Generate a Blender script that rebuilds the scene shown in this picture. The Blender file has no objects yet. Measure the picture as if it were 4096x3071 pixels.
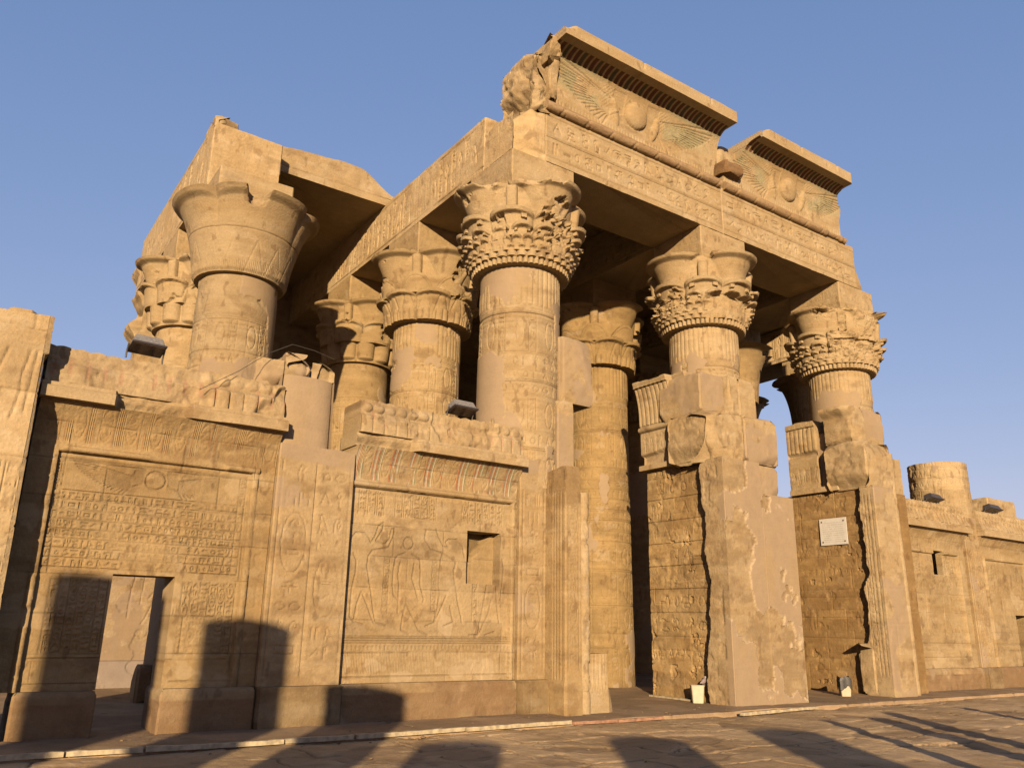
import bpy, math, random
import numpy as np
from mathutils import Matrix, Vector

random.seed(7)
D2R = math.pi / 180
scene = bpy.context.scene

# ------------------------------------------------------------------ camera
CAM_H = 1.6
def cam_axes(yaw, pitch, roll):
    cy, sy = math.cos(yaw), math.sin(yaw)
    f = np.array([sy * math.cos(pitch), cy * math.cos(pitch), math.sin(pitch)])
    r = np.array([cy, -sy, 0.0])
    u = np.cross(r, f)
    c, s = math.cos(roll), math.sin(roll)
    return c * r + s * u, -s * r + c * u, f
cr, cu, cf = cam_axes(34.64839 * D2R, 16.4739 * D2R, 1.086465 * D2R)
cam_data = bpy.data.cameras.new('camera')
cam_data.sensor_width = 36.0
cam_data.lens = 36.0 * 0.7935089
cam_data.clip_start = 0.05
cam_data.clip_end = 6000
cam = bpy.data.objects.new('camera', cam_data)
cam.matrix_world = Matrix(((cr[0], cu[0], -cf[0], 0), (cr[1], cu[1], -cf[1], 0),
                           (cr[2], cu[2], -cf[2], CAM_H), (0, 0, 0, 1)))
scene.collection.objects.link(cam)
scene.camera = cam

# ------------------------------------------------------------------ sky and sun
SUN_AZ, SUN_EL = 36.0 * D2R, 12.0 * D2R          # light travels towards +X +Y
world = bpy.data.worlds.new('World')
scene.world = world
world.use_nodes = True
wn = world.node_tree
bg = wn.nodes['Background']
sky = wn.nodes.new('ShaderNodeTexSky')
sky.sky_type = 'NISHITA'
sky.sun_disc = False
sky.sun_elevation = SUN_EL
sky.sun_rotation = SUN_AZ + math.pi
sky.altitude = 0
sky.air_density = 1.0
sky.dust_density = 0.6
sky.ozone_density = 1.5
sep = wn.nodes.new('ShaderNodeSeparateColor'); comb = wn.nodes.new('ShaderNodeCombineColor')
wn.links.new(sky.outputs[0], sep.inputs[0])
for ch, (ex_, mu_) in enumerate(((.73, .985), (.55, 1.14), (.40, 1.87))):
    pw_ = wn.nodes.new('ShaderNodeMath'); pw_.operation = 'POWER'; pw_.inputs[1].default_value = ex_
    ml_ = wn.nodes.new('ShaderNodeMath'); ml_.operation = 'MULTIPLY'; ml_.inputs[1].default_value = mu_
    wn.links.new(sep.outputs[ch], pw_.inputs[0]); wn.links.new(pw_.outputs[0], ml_.inputs[0]); wn.links.new(ml_.outputs[0], comb.inputs[ch])
wn.links.new(comb.outputs[0], bg.inputs[0])
bg.inputs[1].default_value = 0.085
sl = bpy.data.lights.new('sun', 'SUN')
sl.energy = 5.0
sl.color = (1.0, 0.742, 0.468)
sl.angle = 0.6 * D2R
so = bpy.data.objects.new('sun', sl)
ld = Vector((math.sin(SUN_AZ) * math.cos(SUN_EL), math.cos(SUN_AZ) * math.cos(SUN_EL), -math.sin(SUN_EL)))
so.rotation_euler = ld.to_track_quat('-Z', 'Y').to_euler()
so.location = (-20, -30, 20)
scene.collection.objects.link(so)
scene.view_settings.view_transform = 'Standard'
scene.view_settings.look = 'None'
scene.view_settings.exposure = 1.22
scene.view_settings.gamma = 1.0

# ------------------------------------------------------------------ numpy noise
def _h(ix, iy, iz, s):
    n = (ix.astype(np.int64) * 374761393 + iy.astype(np.int64) * 668265263 + iz.astype(np.int64) * 2147483647 + s * 1274126177) & 0xffffffff
    n = ((n ^ (n >> 13)) * 1103515245) & 0xffffffff
    n = ((n ^ (n >> 16)) * 2246822519) & 0xffffffff
    return ((n ^ (n >> 15)) & 0xffff) / 65535.0
def vn(x, y, z, s=0):
    fx, fy, fz = np.floor(x), np.floor(y), np.floor(z)
    tx, ty, tz = x - fx, y - fy, z - fz
    tx, ty, tz = tx * tx * (3 - 2 * tx), ty * ty * (3 - 2 * ty), tz * tz * (3 - 2 * tz)
    r = 0
    for a in (0, 1):
        wx = tx if a else 1 - tx
        for b in (0, 1):
            wy = ty if b else 1 - ty
            for c in (0, 1):
                wz = tz if c else 1 - tz
                r = r + wx * wy * wz * _h(fx + a, fy + b, fz + c, s)
    return r
def fbm(P, sc, oct=4, s=0, st=(1, 1, 1)):
    x, y, z = P[..., 0] * sc * st[0] + 31.7, P[..., 1] * sc * st[1] + 17.3, P[..., 2] * sc * st[2] + 5.1
    r, a, t = 0, 1.0, 0
    for o in range(oct):
        r = r + a * vn(x, y, z, s + o * 13); t += a; a *= 0.5
        x, y, z = x * 2.03, y * 2.03, z * 2.03
    return r / t
def ss(x, a, b):
    t = np.clip((x - a) / (b - a), 0, 1)
    return t * t * (3 - 2 * t)
def gauss(x, c, w):
    return np.exp(-((x - c) / w) ** 2)
def lerp(a, b, t):
    return a + (b - a) * t

# ------------------------------------------------------------------ carving canvas (metres -> depth)
class Canvas:
    def __init__(s, u0, u1, v0, v1, res=0.009):
        s.u0, s.v0, s.res = u0, v0, res
        s.nu, s.nv = int((u1 - u0) / res) + 2, int((v1 - v0) / res) + 2
        s.a = np.zeros((s.nu, s.nv), np.float32)
    def _box(s, x0, x1, y0, y1):
        i0, i1 = max(0, int((x0 - s.u0) / s.res) - 1), min(s.nu, int((x1 - s.u0) / s.res) + 2)
        j0, j1 = max(0, int((y0 - s.v0) / s.res) - 1), min(s.nv, int((y1 - s.v0) / s.res) + 2)
        if i1 <= i0 or j1 <= j0: return None
        X, Y = np.meshgrid(s.u0 + np.arange(i0, i1) * s.res, s.v0 + np.arange(j0, j1) * s.res, indexing='ij')
        return i0, i1, j0, j1, X, Y
    def line(s, pts, w=0.012, amp=1.0):
        for (ax, ay), (bx, by) in zip(pts[:-1], pts[1:]):
            m = w + s.res
            b = s._box(min(ax, bx) - m, max(ax, bx) + m, min(ay, by) - m, max(ay, by) + m)
            if b is None: continue
            i0, i1, j0, j1, X, Y = b
            dx, dy = bx - ax, by - ay
            L = dx * dx + dy * dy + 1e-12
            t = np.clip(((X - ax) * dx + (Y - ay) * dy) / L, 0, 1)
            d = np.hypot(X - ax - t * dx, Y - ay - t * dy)
            v = amp * np.clip(1.0 - (d - w * 0.5) / s.res, 0, 1)
            sub = s.a[i0:i1, j0:j1]
            np.maximum(sub, v, out=sub)
    def circ(s, cx, cy, rx, ry=None, w=0.012, amp=1.0):
        ry = ry or rx
        n = 14
        s.line([(cx + rx * math.cos(k * 2 * math.pi / n), cy + ry * math.sin(k * 2 * math.pi / n)) for k in range(n + 1)], w, amp)
    def fill(s, cx, cy, rx, ry, amp=1.0, p=2.0):
        b = s._box(cx - rx, cx + rx, cy - ry, cy + ry)
        if b is None: return
        i0, i1, j0, j1, X, Y = b
        v = amp * ss(1.08 - (np.abs((X - cx) / rx) ** p + np.abs((Y - cy) / ry) ** p), 0, 0.2)
        sub = s.a[i0:i1, j0:j1]
        np.maximum(sub, v, out=sub)
    def get(s, u, v):
        x = np.clip((u - s.u0) / s.res, 0, s.nu - 1.001); y = np.clip((v - s.v0) / s.res, 0, s.nv - 1.001)
        i, j = x.astype(int), y.astype(int); fx, fy = x - i, y - j
        a = s.a
        return (a[i, j] * (1 - fx) * (1 - fy) + a[i + 1, j] * fx * (1 - fy) + a[i, j + 1] * (1 - fx) * fy + a[i + 1, j + 1] * fx * fy)

GLY = [
    [[(.1, .1), (.1, .9), (.35, .9), (.35, .6), (.1, .6)]],
    [[(.0, .5), (.15, .65), (.3, .5), (.45, .65), (.6, .5), (.75, .65), (.9, .5)]],
    [[(.5, .05), (.5, .5)], [(.2, .5), (.8, .5)], [(.5, .5), (.3, .75), (.5, .95), (.7, .75), (.5, .5)]],
    [[(.1, .1), (.25, .6), (.15, .85), (.35, .95), (.5, .75), (.8, .35), (.95, .2), (.5, .25), (.25, .3)], [(.4, .25), (.4, .02)], [(.55, .25), (.55, .02)]],
    [[(.0, .45), (.3, .7), (.7, .7), (1., .45), (.7, .25), (.3, .25), (.0, .45)]],
    [[(.1, .3), (.9, .3), (.9, .7), (.1, .7), (.1, .3)]],
    [[(.2, .1), (.2, .9)], [(.5, .1), (.5, .9)], [(.8, .1), (.8, .9)]],
    [[(.2, .3), (.25, .55), (.5, .68), (.75, .55), (.8, .3), (.2, .3)]],
    [[(.1, .5), (.9, .5)], [(.1, .35), (.9, .35)]],
    [[(.3, .05), (.3, .55), (.2, .7), (.3, .9), (.45, .9), (.45, .6), (.75, .45), (.7, .05), (.3, .05)]],
    [[(.5, .05), (.45, .5), (.55, .95), (.75, .85), (.6, .6)]],
    [[(.1, .1), (.1, .8), (.4, .8), (.4, .5), (.9, .5), (.9, .1)]],
    [[(.1, .2), (.5, .9), (.9, .2)], [(.3, .5), (.7, .5)]],
    [[(.0, .4), (.2, .3), (.4, .4), (.6, .6), (.8, .75), (.95, .6), (.85, .5)]],
    [[(.2, .2), (.2, .5), (.4, .8), (.7, .8), (.8, .5), (.6, .3), (.5, .5), (.6, .6)]],
    [[(.15, .1), (.15, .9), (.3, .95), (.3, .7), (.15, .65)], [(.6, .1), (.6, .9), (.75, .95), (.75, .7), (.6, .65)]],
]
def glyph(cv, x, y, w, h, k, sw=0.010, amp=1.0):
    if k == 16:
        cv.circ(x + w * .5, y + h * .5, w * .3, h * .3, sw, amp); return
    for st in GLY[k]:
        cv.line([(x + a * w, y + b * h) for a, b in st], sw, amp)
def row(cv, x0, x1, y, h, rnd, sw=0.010, amp=1.0, small=True):
    x = x0
    while x < x1 - h * .5:
        w = h * rnd.uniform(.55, 1.0)
        if small and rnd.random() < .45:
            glyph(cv, x, y + h * .52, w, h * .42, rnd.randrange(17), sw, amp)
            glyph(cv, x, y + h * .05, w, h * .42, rnd.randrange(17), sw, amp)
        else:
            glyph(cv, x, y + h * .05, w * .8, h * .9, rnd.randrange(17), sw, amp)
        x += w + h * .12
def column_text(cv, x0, x1, y0, y1, rnd, sw=0.010, amp=1.0, lines=True, cart=True):
    if lines:
        cv.line([(x0, y0), (x0, y1)], sw * .8, amp); cv.line([(x1, y0), (x1, y1)], sw * .8, amp)
    y = y1; w = x1 - x0
    while y > y0 + w * .4:
        if cart and rnd.random() < .12 and y - w * 1.9 > y0:
            hh = w * 1.8
            cv.circ(x0 + w * .5, y - hh * .5, w * .36, hh * .46, sw, amp)
            for q in range(3): glyph(cv, x0 + w * .3, y - hh * (.3 + .22 * q), w * .4, w * .32, rnd.randrange(17), sw * .8, amp)
            y -= hh + w * .1; continue
        h = w * rnd.uniform(.35, .75)
        if rnd.random() < .5:
            glyph(cv, x0 + w * .12, y - h, w * .34, h * .85, rnd.randrange(17), sw, amp)
            glyph(cv, x0 + w * .54, y - h, w * .34, h * .85, rnd.randrange(17), sw, amp)
        else:
            glyph(cv, x0 + w * .15, y - h, w * .7, h * .85, rnd.randrange(17), sw, amp)
        y -= h + w * .06

# ------------------------------------------------------------------ mesh builders
def new_mesh(name, V, F, mat, col=None, parent=None, angle=42):
    me = bpy.data.meshes.new(name)
    V = np.asarray(V, np.float32)
    quads = [f for f in F if isinstance(f, np.ndarray)]
    ngons = [f for f in F if not isinstance(f, np.ndarray)]
    loops = np.concatenate([q.reshape(-1) for q in quads] + [np.array(n) for n in ngons]).astype(np.int32)
    sizes = np.concatenate([np.full(len(q), q.shape[1]) for q in quads] + [np.array([len(n)]) for n in ngons]).astype(np.int32)
    starts = np.concatenate([[0], np.cumsum(sizes)[:-1]]).astype(np.int32)
    me.vertices.add(len(V)); me.vertices.foreach_set('co', V.reshape(-1))
    me.loops.add(len(loops)); me.loops.foreach_set('vertex_index', loops)
    me.polygons.add(len(sizes)); me.polygons.foreach_set('loop_start', starts)
    me.polygons.foreach_set('loop_total', sizes)
    me.update(calc_edges=True)
    me.validate(clean_customdata=False)
    me.polygons.foreach_set('use_smooth', np.ones(len(me.polygons), bool))
    me.set_sharp_from_angle(angle=angle * D2R)
    if col is not None:
        at = me.attributes.new('tint', 'FLOAT_COLOR', 'POINT')
        c = np.asarray(col, np.float32)
        if c.shape[1] == 3: c = np.concatenate([c, np.ones((len(c), 1), np.float32)], 1)
        at.data.foreach_set('color', c.reshape(-1))
    me.materials.append(mat)
    o = bpy.data.objects.new(name, me)
    scene.collection.objects.link(o)
    if parent is not None: o.parent = parent
    return o

def tag(o, label=None, cat=None, group=None, kind=None):
    if label: o['label'] = label
    if cat: o['category'] = cat
    if group: o['group'] = group
    if kind: o['kind'] = kind
    return o
def thing(name, label, cat, loc=(0, 0, 0), group=None):
    o = bpy.data.objects.new(name, None)
    o.empty_display_size = 0.3
    scene.collection.objects.link(o)
    ROOT[o.name] = loc
    o.location = loc
    return tag(o, label, cat, group)
ROOT = {}

def axis(breaks, step):
    out = []
    for a, b in zip(breaks[:-1], breaks[1:]):
        n = max(1, int(round((b - a) / step)))
        out.append(np.linspace(a, b, n, endpoint=False))
    out.append(np.array([breaks[-1]]))
    return np.concatenate(out)

def grid_faces(n, m, off=0, wrap=False):
    i = np.arange(n if wrap else n - 1); j = np.arange(m - 1)
    I, J = np.meshgrid(i, j, indexing='ij')
    I2 = (I + 1) % n
    return np.stack([off + I * m + J, off + I2 * m + J, off + I2 * m + J + 1, off + I * m + J + 1], -1).reshape(-1, 4)

def sheet(name, us, zs, org, ud, nd, Dfn, colfn, mat, parent=None, thick=0.5, keep=None, topf=None, zl=None, Zfn=None, loc=(0, 0, 0), leftf=None, ul=None):
    """vertical slab with a carved front: point = org + ud*u + nd*D(u,z)"""
    n, m = len(us), len(zs)
    U, Z = np.meshgrid(us, zs, indexing='ij')
    U = U.astype(float); Z = Z.astype(float)
    if topf is not None:
        z0 = zs[0] if zl is None else zl
        tp = topf(U); Z = np.where(Z > z0, z0 + (Z - z0) * (tp - z0) / (zs[-1] - z0), Z)
    if leftf is not None:
        u1 = us[-1] if ul is None else ul
        lf = leftf(Z); U = np.where(U < u1, u1 - (u1 - U) * (u1 - lf) / (u1 - us[0]), U)
    D = Dfn(U, Z) if Dfn is not None else np.zeros_like(U)
    Zp = Zfn(U, Z) if Zfn is not None else Z
    ud = np.array(ud, float); nd = np.array(nd, float)
    X = org[0] + ud[0] * U + nd[0] * D; Y = org[1] + ud[1] * U + nd[1] * D
    V = np.stack([X, Y, Zp], -1)
    P0 = np.stack([org[0] + ud[0] * U, org[1] + ud[1] * U, Z], -1)
    C = colfn(P0, U, Z)
    VB = V.copy(); VB[..., 0] = org[0] + ud[0] * U - nd[0] * thick; VB[..., 1] = org[1] + ud[1] * U - nd[1] * thick
    verts = np.concatenate([V.reshape(-1, 3), VB.reshape(-1, 3)]) - np.array(loc)
    cols = np.concatenate([C.reshape(-1, C.shape[-1])] * 2)
    uc, zc = (U[:-1, :-1] + U[1:, 1:]) / 2, (Z[:-1, :-1] + Z[1:, 1:]) / 2
    K = np.ones((n - 1, m - 1), bool) if keep is None else keep(uc, zc)
    idx = np.arange(n * m).reshape(n, m)
    a, b, c, d = idx[:-1, :-1], idx[1:, :-1], idx[1:, 1:], idx[:-1, 1:]
    fr = np.stack([a, b, c, d], -1)[K]
    o = n * m
    bk = (np.stack([a, d, c, b], -1) + o)[K]
    Kp = np.zeros((n + 1, m + 1), bool); Kp[1:-1, 1:-1] = K
    sides = []
    def addside(sel, e0, e1):
        if sel.any(): sides.append(np.stack([e0[sel], e0[sel] + o, e1[sel] + o, e1[sel]], -1))
    # edges along z at column i : between cell i-1 and i
    L = Kp[:-1, 1:-1]; R = Kp[1:, 1:-1]          # shape n, m-1
    addside(R & ~L, idx[:, :-1], idx[:, 1:]); addside(L & ~R, idx[:, 1:], idx[:, :-1])
    B = Kp[1:-1, :-1]; T = Kp[1:-1, 1:]          # shape n-1, m
    addside(T & ~B, idx[1:, :], idx[:-1, :]); addside(B & ~T, idx[:-1, :], idx[1:, :])
    cr_ = (nd[1] * ud[0] - nd[0] * ud[1])
    F = [fr, bk] + sides
    if cr_ > 0: F = [f[:, ::-1] for f in F]
    return new_mesh(name, verts, F, mat, cols, parent)

def loft(name, Fp, N, zs, Dfn, colfn, mat, parent=None, topf=None, zl=None, loc=(0, 0, 0), caps=(True, True), sid=None, su=None, angle=42, Zfn=None):
    """closed footprint carried up through zs; D(k, u, z) moves the skin along its normals"""
    n, m = len(Fp), len(zs)
    K, Z = np.meshgrid(np.arange(n), zs, indexing='ij'); Z = Z.astype(float)
    if topf is not None:
        z0 = zs[0] if zl is None else zl
        tp = topf(Fp[:, 0], Fp[:, 1])[:, None]
        Z = np.where(Z > z0, z0 + (Z - z0) * (tp - z0) / (zs[-1] - z0), Z)
    su = np.zeros(n) if su is None else su
    sid = np.zeros(n, int) if sid is None else sid
    U = su[:, None] + 0 * Z; S = sid[:, None] + 0 * K
    P0 = np.stack([Fp[:, 0][:, None] + 0 * Z, Fp[:, 1][:, None] + 0 * Z, Z], -1)
    D = Dfn(S, U, Z, P0)
    V = P0.copy(); V[..., 0] += N[:, 0][:, None] * D; V[..., 1] += N[:, 1][:, None] * D
    if Zfn is not None: V[..., 2] = Zfn(V)
    C = colfn(P0, U, Z)
    verts = V.reshape(-1, 3) - np.array(loc)
    cols = C.reshape(-1, C.shape[-1])
    F = [grid_faces(n, m, wrap=True)]
    if caps[0]: F.append([int(i) * m for i in range(n)][::-1])
    if caps[1]:
        tv = verts[m - 1::m]; ctr = tv.mean(0)
        verts = np.concatenate([verts, ctr[None]]); cols = np.concatenate([cols, cols[m - 1::m].mean(0)[None]])
        i_ = np.arange(n)
        F.append(np.stack([i_ * m + m - 1, ((i_ + 1) % n) * m + m - 1, np.full(n, n * m)], -1))
    return new_mesh(name, verts, F, mat, cols, parent, angle)

def rectfoot(x0, x1, y0, y1, steps, rnd=0.03):
    """front, right, back, left; steps for each side"""
    pts, nr, sid, su = [], [], [], []
    cs = [((x0, y0), (x1, y0), (0, -1)), ((x1, y0), (x1, y1), (1, 0)), ((x1, y1), (x0, y1), (0, 1)), ((x0, y1), (x0, y0), (-1, 0))]
    for k, (a, b, n_) in enumerate(cs):
        L = math.hypot(b[0] - a[0], b[1] - a[1]); m = max(2, int(L / steps[k]))
        t = np.linspace(0, 1, m + 1)
        t[0] = min(rnd / L, .2); t[-1] = 1 - min(rnd / L, .2)
        for q in t:
            p = (a[0] + (b[0] - a[0]) * q, a[1] + (b[1] - a[1]) * q)
            pts.append(p); nr.append(n_); sid.append(k); su.append(p[0] if k in (0, 2) else p[1])
    return np.array(pts), np.array(nr, float), np.array(sid), np.array(su)

def circfoot(cx, cy, r, n, fine=True):
    # finer towards the camera side
    th = np.linspace(0, 2 * math.pi, n, endpoint=False)
    d = np.stack([np.cos(th), np.sin(th)], 1)
    return np.array([cx, cy]) + d * r, d, np.zeros(n, int), th

def box(name, x0, x1, y0, y1, z0, z1, mat, parent=None, col=None, loc=(0, 0, 0), bev=0.0, rot=None):
    import bmesh
    bm = bmesh.new()
    bmesh.ops.create_cube(bm, size=1)
    for v in bm.verts:
        v.co = Vector((x0 + (v.co.x + .5) * (x1 - x0), y0 + (v.co.y + .5) * (y1 - y0), z0 + (v.co.z + .5) * (z1 - z0)))
    if bev: bmesh.ops.bevel(bm, geom=bm.edges[:], offset=bev, segments=2, affect='EDGES')
    if rot is not None: bmesh.ops.transform(bm, matrix=rot, verts=bm.verts)
    for v in bm.verts: v.co -= Vector(loc)
    me = bpy.data.meshes.new(name); bm.to_mesh(me); bm.free()
    if col is not None:
        at = me.attributes.new('tint', 'FLOAT_COLOR', 'POINT')
        at.data.foreach_set('color', np.tile(np.array(col, np.float32), len(me.vertices)))
    me.materials.append(mat)
    o = bpy.data.objects.new(name, me); scene.collection.objects.link(o)
    if parent is not None: o.parent = parent
    return o

# ------------------------------------------------------------------ materials
def mat_stone(name='sandstone', bump=1.0):
    m = bpy.data.materials.new(name); m.use_nodes = True
    nt = m.node_tree; N = nt.nodes; L = nt.links
    bs = N['Principled BSDF']; bs.inputs['Roughness'].default_value = 0.92
    bs.inputs['Specular IOR Level'].default_value = 0.15
    at = N.new('ShaderNodeAttribute'); at.attribute_name = 'tint'
    geo = N.new('ShaderNodeNewGeometry')
    def noise(scale, det, rough=.6):
        n = N.new('ShaderNodeTexNoise'); n.inputs['Scale'].default_value = scale; n.inputs['Detail'].default_value = det
        n.inputs['Roughness'].default_value = rough; L.new(geo.outputs['Position'], n.inputs['Vector']); return n
    n1, n2, n3 = noise(3.2, 6, .65), noise(22, 5, .65), noise(110, 3)
    mp = N.new('ShaderNodeMapping'); mp.inputs['Scale'].default_value = (1.1, 1.1, 9)
    L.new(geo.outputs['Position'], mp.inputs['Vector'])
    ns = N.new('ShaderNodeTexNoise'); ns.inputs['Scale'].default_value = 1.6; ns.inputs['Detail'].default_value = 5
    L.new(mp.outputs[0], ns.inputs['Vector'])
    def rng(src, lo, hi):
        r = N.new('ShaderNodeMapRange'); r.inputs['From Min'].default_value = .25; r.inputs['From Max'].default_value = .75
        r.inputs['To Min'].default_value = lo; r.inputs['To Max'].default_value = hi
        L.new(src.outputs['Fac'], r.inputs['Value']); return r
    def mul(a, b):
        x = N.new('ShaderNodeMath'); x.operation = 'MULTIPLY'; L.new(a, x.inputs[0]); L.new(b, x.inputs[1]); return x.outputs[0]
    v = mul(mul(rng(n1, .87, 1.12).outputs[0], rng(n2, .88, 1.11).outputs[0]), mul(rng(ns, .93, 1.06).outputs[0], rng(n3, .90, 1.08).outputs[0]))
    # smooth plaster (alpha 0) keeps less of the mottling
    mx = N.new('ShaderNodeMix'); mx.data_type = 'FLOAT'
    L.new(at.outputs['Alpha'], mx.inputs['Factor']); mx.inputs[2].default_value = 1.0
    r2 = rng(n1, .94, 1.05); L.new(r2.outputs[0], mx.inputs[2]); L.new(v, mx.inputs[3])
    vm = N.new('ShaderNodeVectorMath'); vm.operation = 'SCALE'
    L.new(at.outputs['Color'], vm.inputs[0]); L.new(mx.outputs[0], vm.inputs['Scale'])
    L.new(vm.outputs[0], bs.inputs['Base Color'])
    vo = N.new('ShaderNodeTexVoronoi'); vo.inputs['Scale'].default_value = 14; L.new(geo.outputs['Position'], vo.inputs['Vector'])
    ad = N.new('ShaderNodeMath'); ad.operation = 'MULTIPLY_ADD'; L.new(n2.outputs['Fac'], ad.inputs[0]); ad.inputs[1].default_value = 1.0
    h3 = N.new('ShaderNodeMath'); h3.operation = 'MULTIPLY'; L.new(n3.outputs['Fac'], h3.inputs[0]); h3.inputs[1].default_value = .35
    L.new(h3.outputs[0], ad.inputs[2])
    st = N.new('ShaderNodeMath'); st.operation = 'MULTIPLY_ADD'; L.new(at.outputs['Alpha'], st.inputs[0]); st.inputs[1].default_value = .38 * bump; st.inputs[2].default_value = .12 * bump
    bp = N.new('ShaderNodeBump'); bp.inputs['Distance'].default_value = 0.035
    L.new(ad.outputs[0], bp.inputs['Height']); L.new(st.outputs[0], bp.inputs['Strength'])
    L.new(bp.outputs[0], bs.inputs['Normal'])
    return m
STONE = mat_stone()
PAVE = mat_stone('paving_stone', .8)
def mat_plain(name, col, rough=.6, metal=0.0, nsc=20, lo=.7, hi=1.2, bump=.15):
    m = bpy.data.materials.new(name); m.use_nodes = True
    nt = m.node_tree; N = nt.nodes; L = nt.links; bs = N['Principled BSDF']
    bs.inputs['Roughness'].default_value = rough; bs.inputs['Metallic'].default_value = metal
    tc = N.new('ShaderNodeTexCoord'); n = N.new('ShaderNodeTexNoise'); n.inputs['Scale'].default_value = nsc; n.inputs['Detail'].default_value = 5
    L.new(tc.outputs['Object'], n.inputs['Vector'])
    r = N.new('ShaderNodeMapRange'); r.inputs['From Min'].default_value = .3; r.inputs['From Max'].default_value = .7; r.inputs['To Min'].default_value = lo; r.inputs['To Max'].default_value = hi
    L.new(n.outputs['Fac'], r.inputs['Value'])
    vm = N.new('ShaderNodeVectorMath'); vm.operation = 'SCALE'; vm.inputs[0].default_value = col; L.new(r.outputs[0], vm.inputs['Scale'])
    L.new(vm.outputs[0], bs.inputs['Base Color'])
    b = N.new('ShaderNodeBump'); b.inputs['Strength'].default_value = bump; b.inputs['Distance'].default_value = .01
    L.new(n.outputs['Fac'], b.inputs['Height']); L.new(b.outputs[0], bs.inputs['Normal'])
    return m
M_GREY = mat_plain('weathered_grey_metal', (.13, .125, .12), .65, .1, 30)
M_DARK = mat_plain('dark_lamp_metal', (.05, .045, .045), .5, .3, 30)
M_GLASS = mat_plain('lamp_glass', (.06, .04, .035), .15, 0, 8)
M_CREAM = mat_plain('cream_plastic', (.30, .255, .175), .5, 0, 9, .85, 1.08, .05)
M_BAG = mat_plain('black_bag_plastic', (.006, .006, .006), .55, 0, 14)
M_MARBLE = mat_plain('white_marble', (.36, .35, .32), .45, 0, 7, .92, 1.04, .05)
M_WOOD = mat_plain('painted_board', (.29, .24, .15), .75, 0, 12, .6, 1.2, .3)
M_CABLE = mat_plain('black_cable', (.03, .025, .02), .6)
M_PIGEON = mat_plain('pigeon_feather', (.20, .165, .165), .8, 0, 30)

# base stone colours (albedo)
LIGHT = np.array([.250, .190, .108]); MID = np.array([.226, .163, .085]); DARK = np.array([.095, .056, .026])
PLAST = np.array([.203, .152, .096]); PALE = np.array([.31, .255, .175]); SOOT = np.array([.10, .07, .045])
GOLD = np.array([.185, .127, .056])
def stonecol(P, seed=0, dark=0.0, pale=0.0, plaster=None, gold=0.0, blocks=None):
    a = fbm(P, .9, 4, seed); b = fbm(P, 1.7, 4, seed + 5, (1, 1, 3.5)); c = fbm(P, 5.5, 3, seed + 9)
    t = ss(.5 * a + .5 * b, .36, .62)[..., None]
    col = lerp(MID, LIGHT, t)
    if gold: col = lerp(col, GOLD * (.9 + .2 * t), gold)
    e = fbm(P, 16, 3, seed + 41)
    d = ss(fbm(P, 1.5, 6, seed + 21, (1, 1, 2.6)) + .35 * (c - .5) + .2 * (e - .5) + dark * .25, .58, .78)[..., None]
    col = lerp(col, DARK, d * .36)
    w = ss(fbm(P, 2.4, 5, seed + 33, (1, 1, 1.7)) + .4 * (c - .5) + .25 * (e - .5) + pale * .2, .66, .74)[..., None]
    col = lerp(col, PALE, w * .24)
    sp = ss(fbm(P, 7, 3, seed + 43, (1, 1, .5)), .68, .74)[..., None]
    col = lerp(col, DARK, sp * .45)
    if blocks is not None: col = col * (0.90 + .18 * blocks[..., None])
    al = np.ones(P.shape[:-1] + (1,))
    if plaster is not None:
        pl = plaster[..., None]
        col = lerp(col, PLAST * (.95 + .1 * a[..., None]), pl); al = 1 - pl * .62
        pl2 = ss(fbm(P, 2.0, 5, seed + 88, (1, 1, .35)), .52, .70)[..., None] * pl
        col = lerp(col, MID * .95, pl2 * .45)
    return np.concatenate([np.clip(col, 0.01, .9), al], -1)

def joints(U, Z, course=.54, length=1.25, seed=0, w=.010):
    k = np.floor(Z / course); fz = Z / course - k
    off = _h(k, k * 0 + 3, k * 0, seed) * length
    q = np.floor((U + off) / length); fu = (U + off) / length - q
    shift = (_h(k, q, k * 0, seed + 1) - .5) * .35
    fu2 = fu - .5 - shift
    dz = np.minimum(fz, 1 - fz) * course; du = np.abs(fu2) * length
    g = np.maximum(1 - ss(dz, w * .4, w * 1.3), (1 - ss(du, w * .4, w * 1.3)))
    tint = _h(k, q + (fu2 > 0), k * 0, seed + 2)
    return g, tint

def rough(P, amp, seed=0, pits=0.0):
    r = (fbm(P, 2.2, 5, seed + 50) - .5) * amp * 2 + (fbm(P, 11, 3, seed + 51) - .5) * amp * .6
    if pits:
        r = r - pits * ss(fbm(P, 3.5, 4, seed + 52), .60, .72)
    return r
def ragged(x, y, z, amp, seed, sc=1.6):
    P = np.stack([x + 0 * y, y + 0 * x, 0 * x + seed * 3.1 + 0 * y], -1)
    q = fbm(P, sc, 4, seed) - .5
    st = np.floor(vn(x * 1.3 + seed, y * 1.3, 0 * x, seed) * 3) / 3 - .33
    return z + amp * (1.2 * q + .5 * st)

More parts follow.
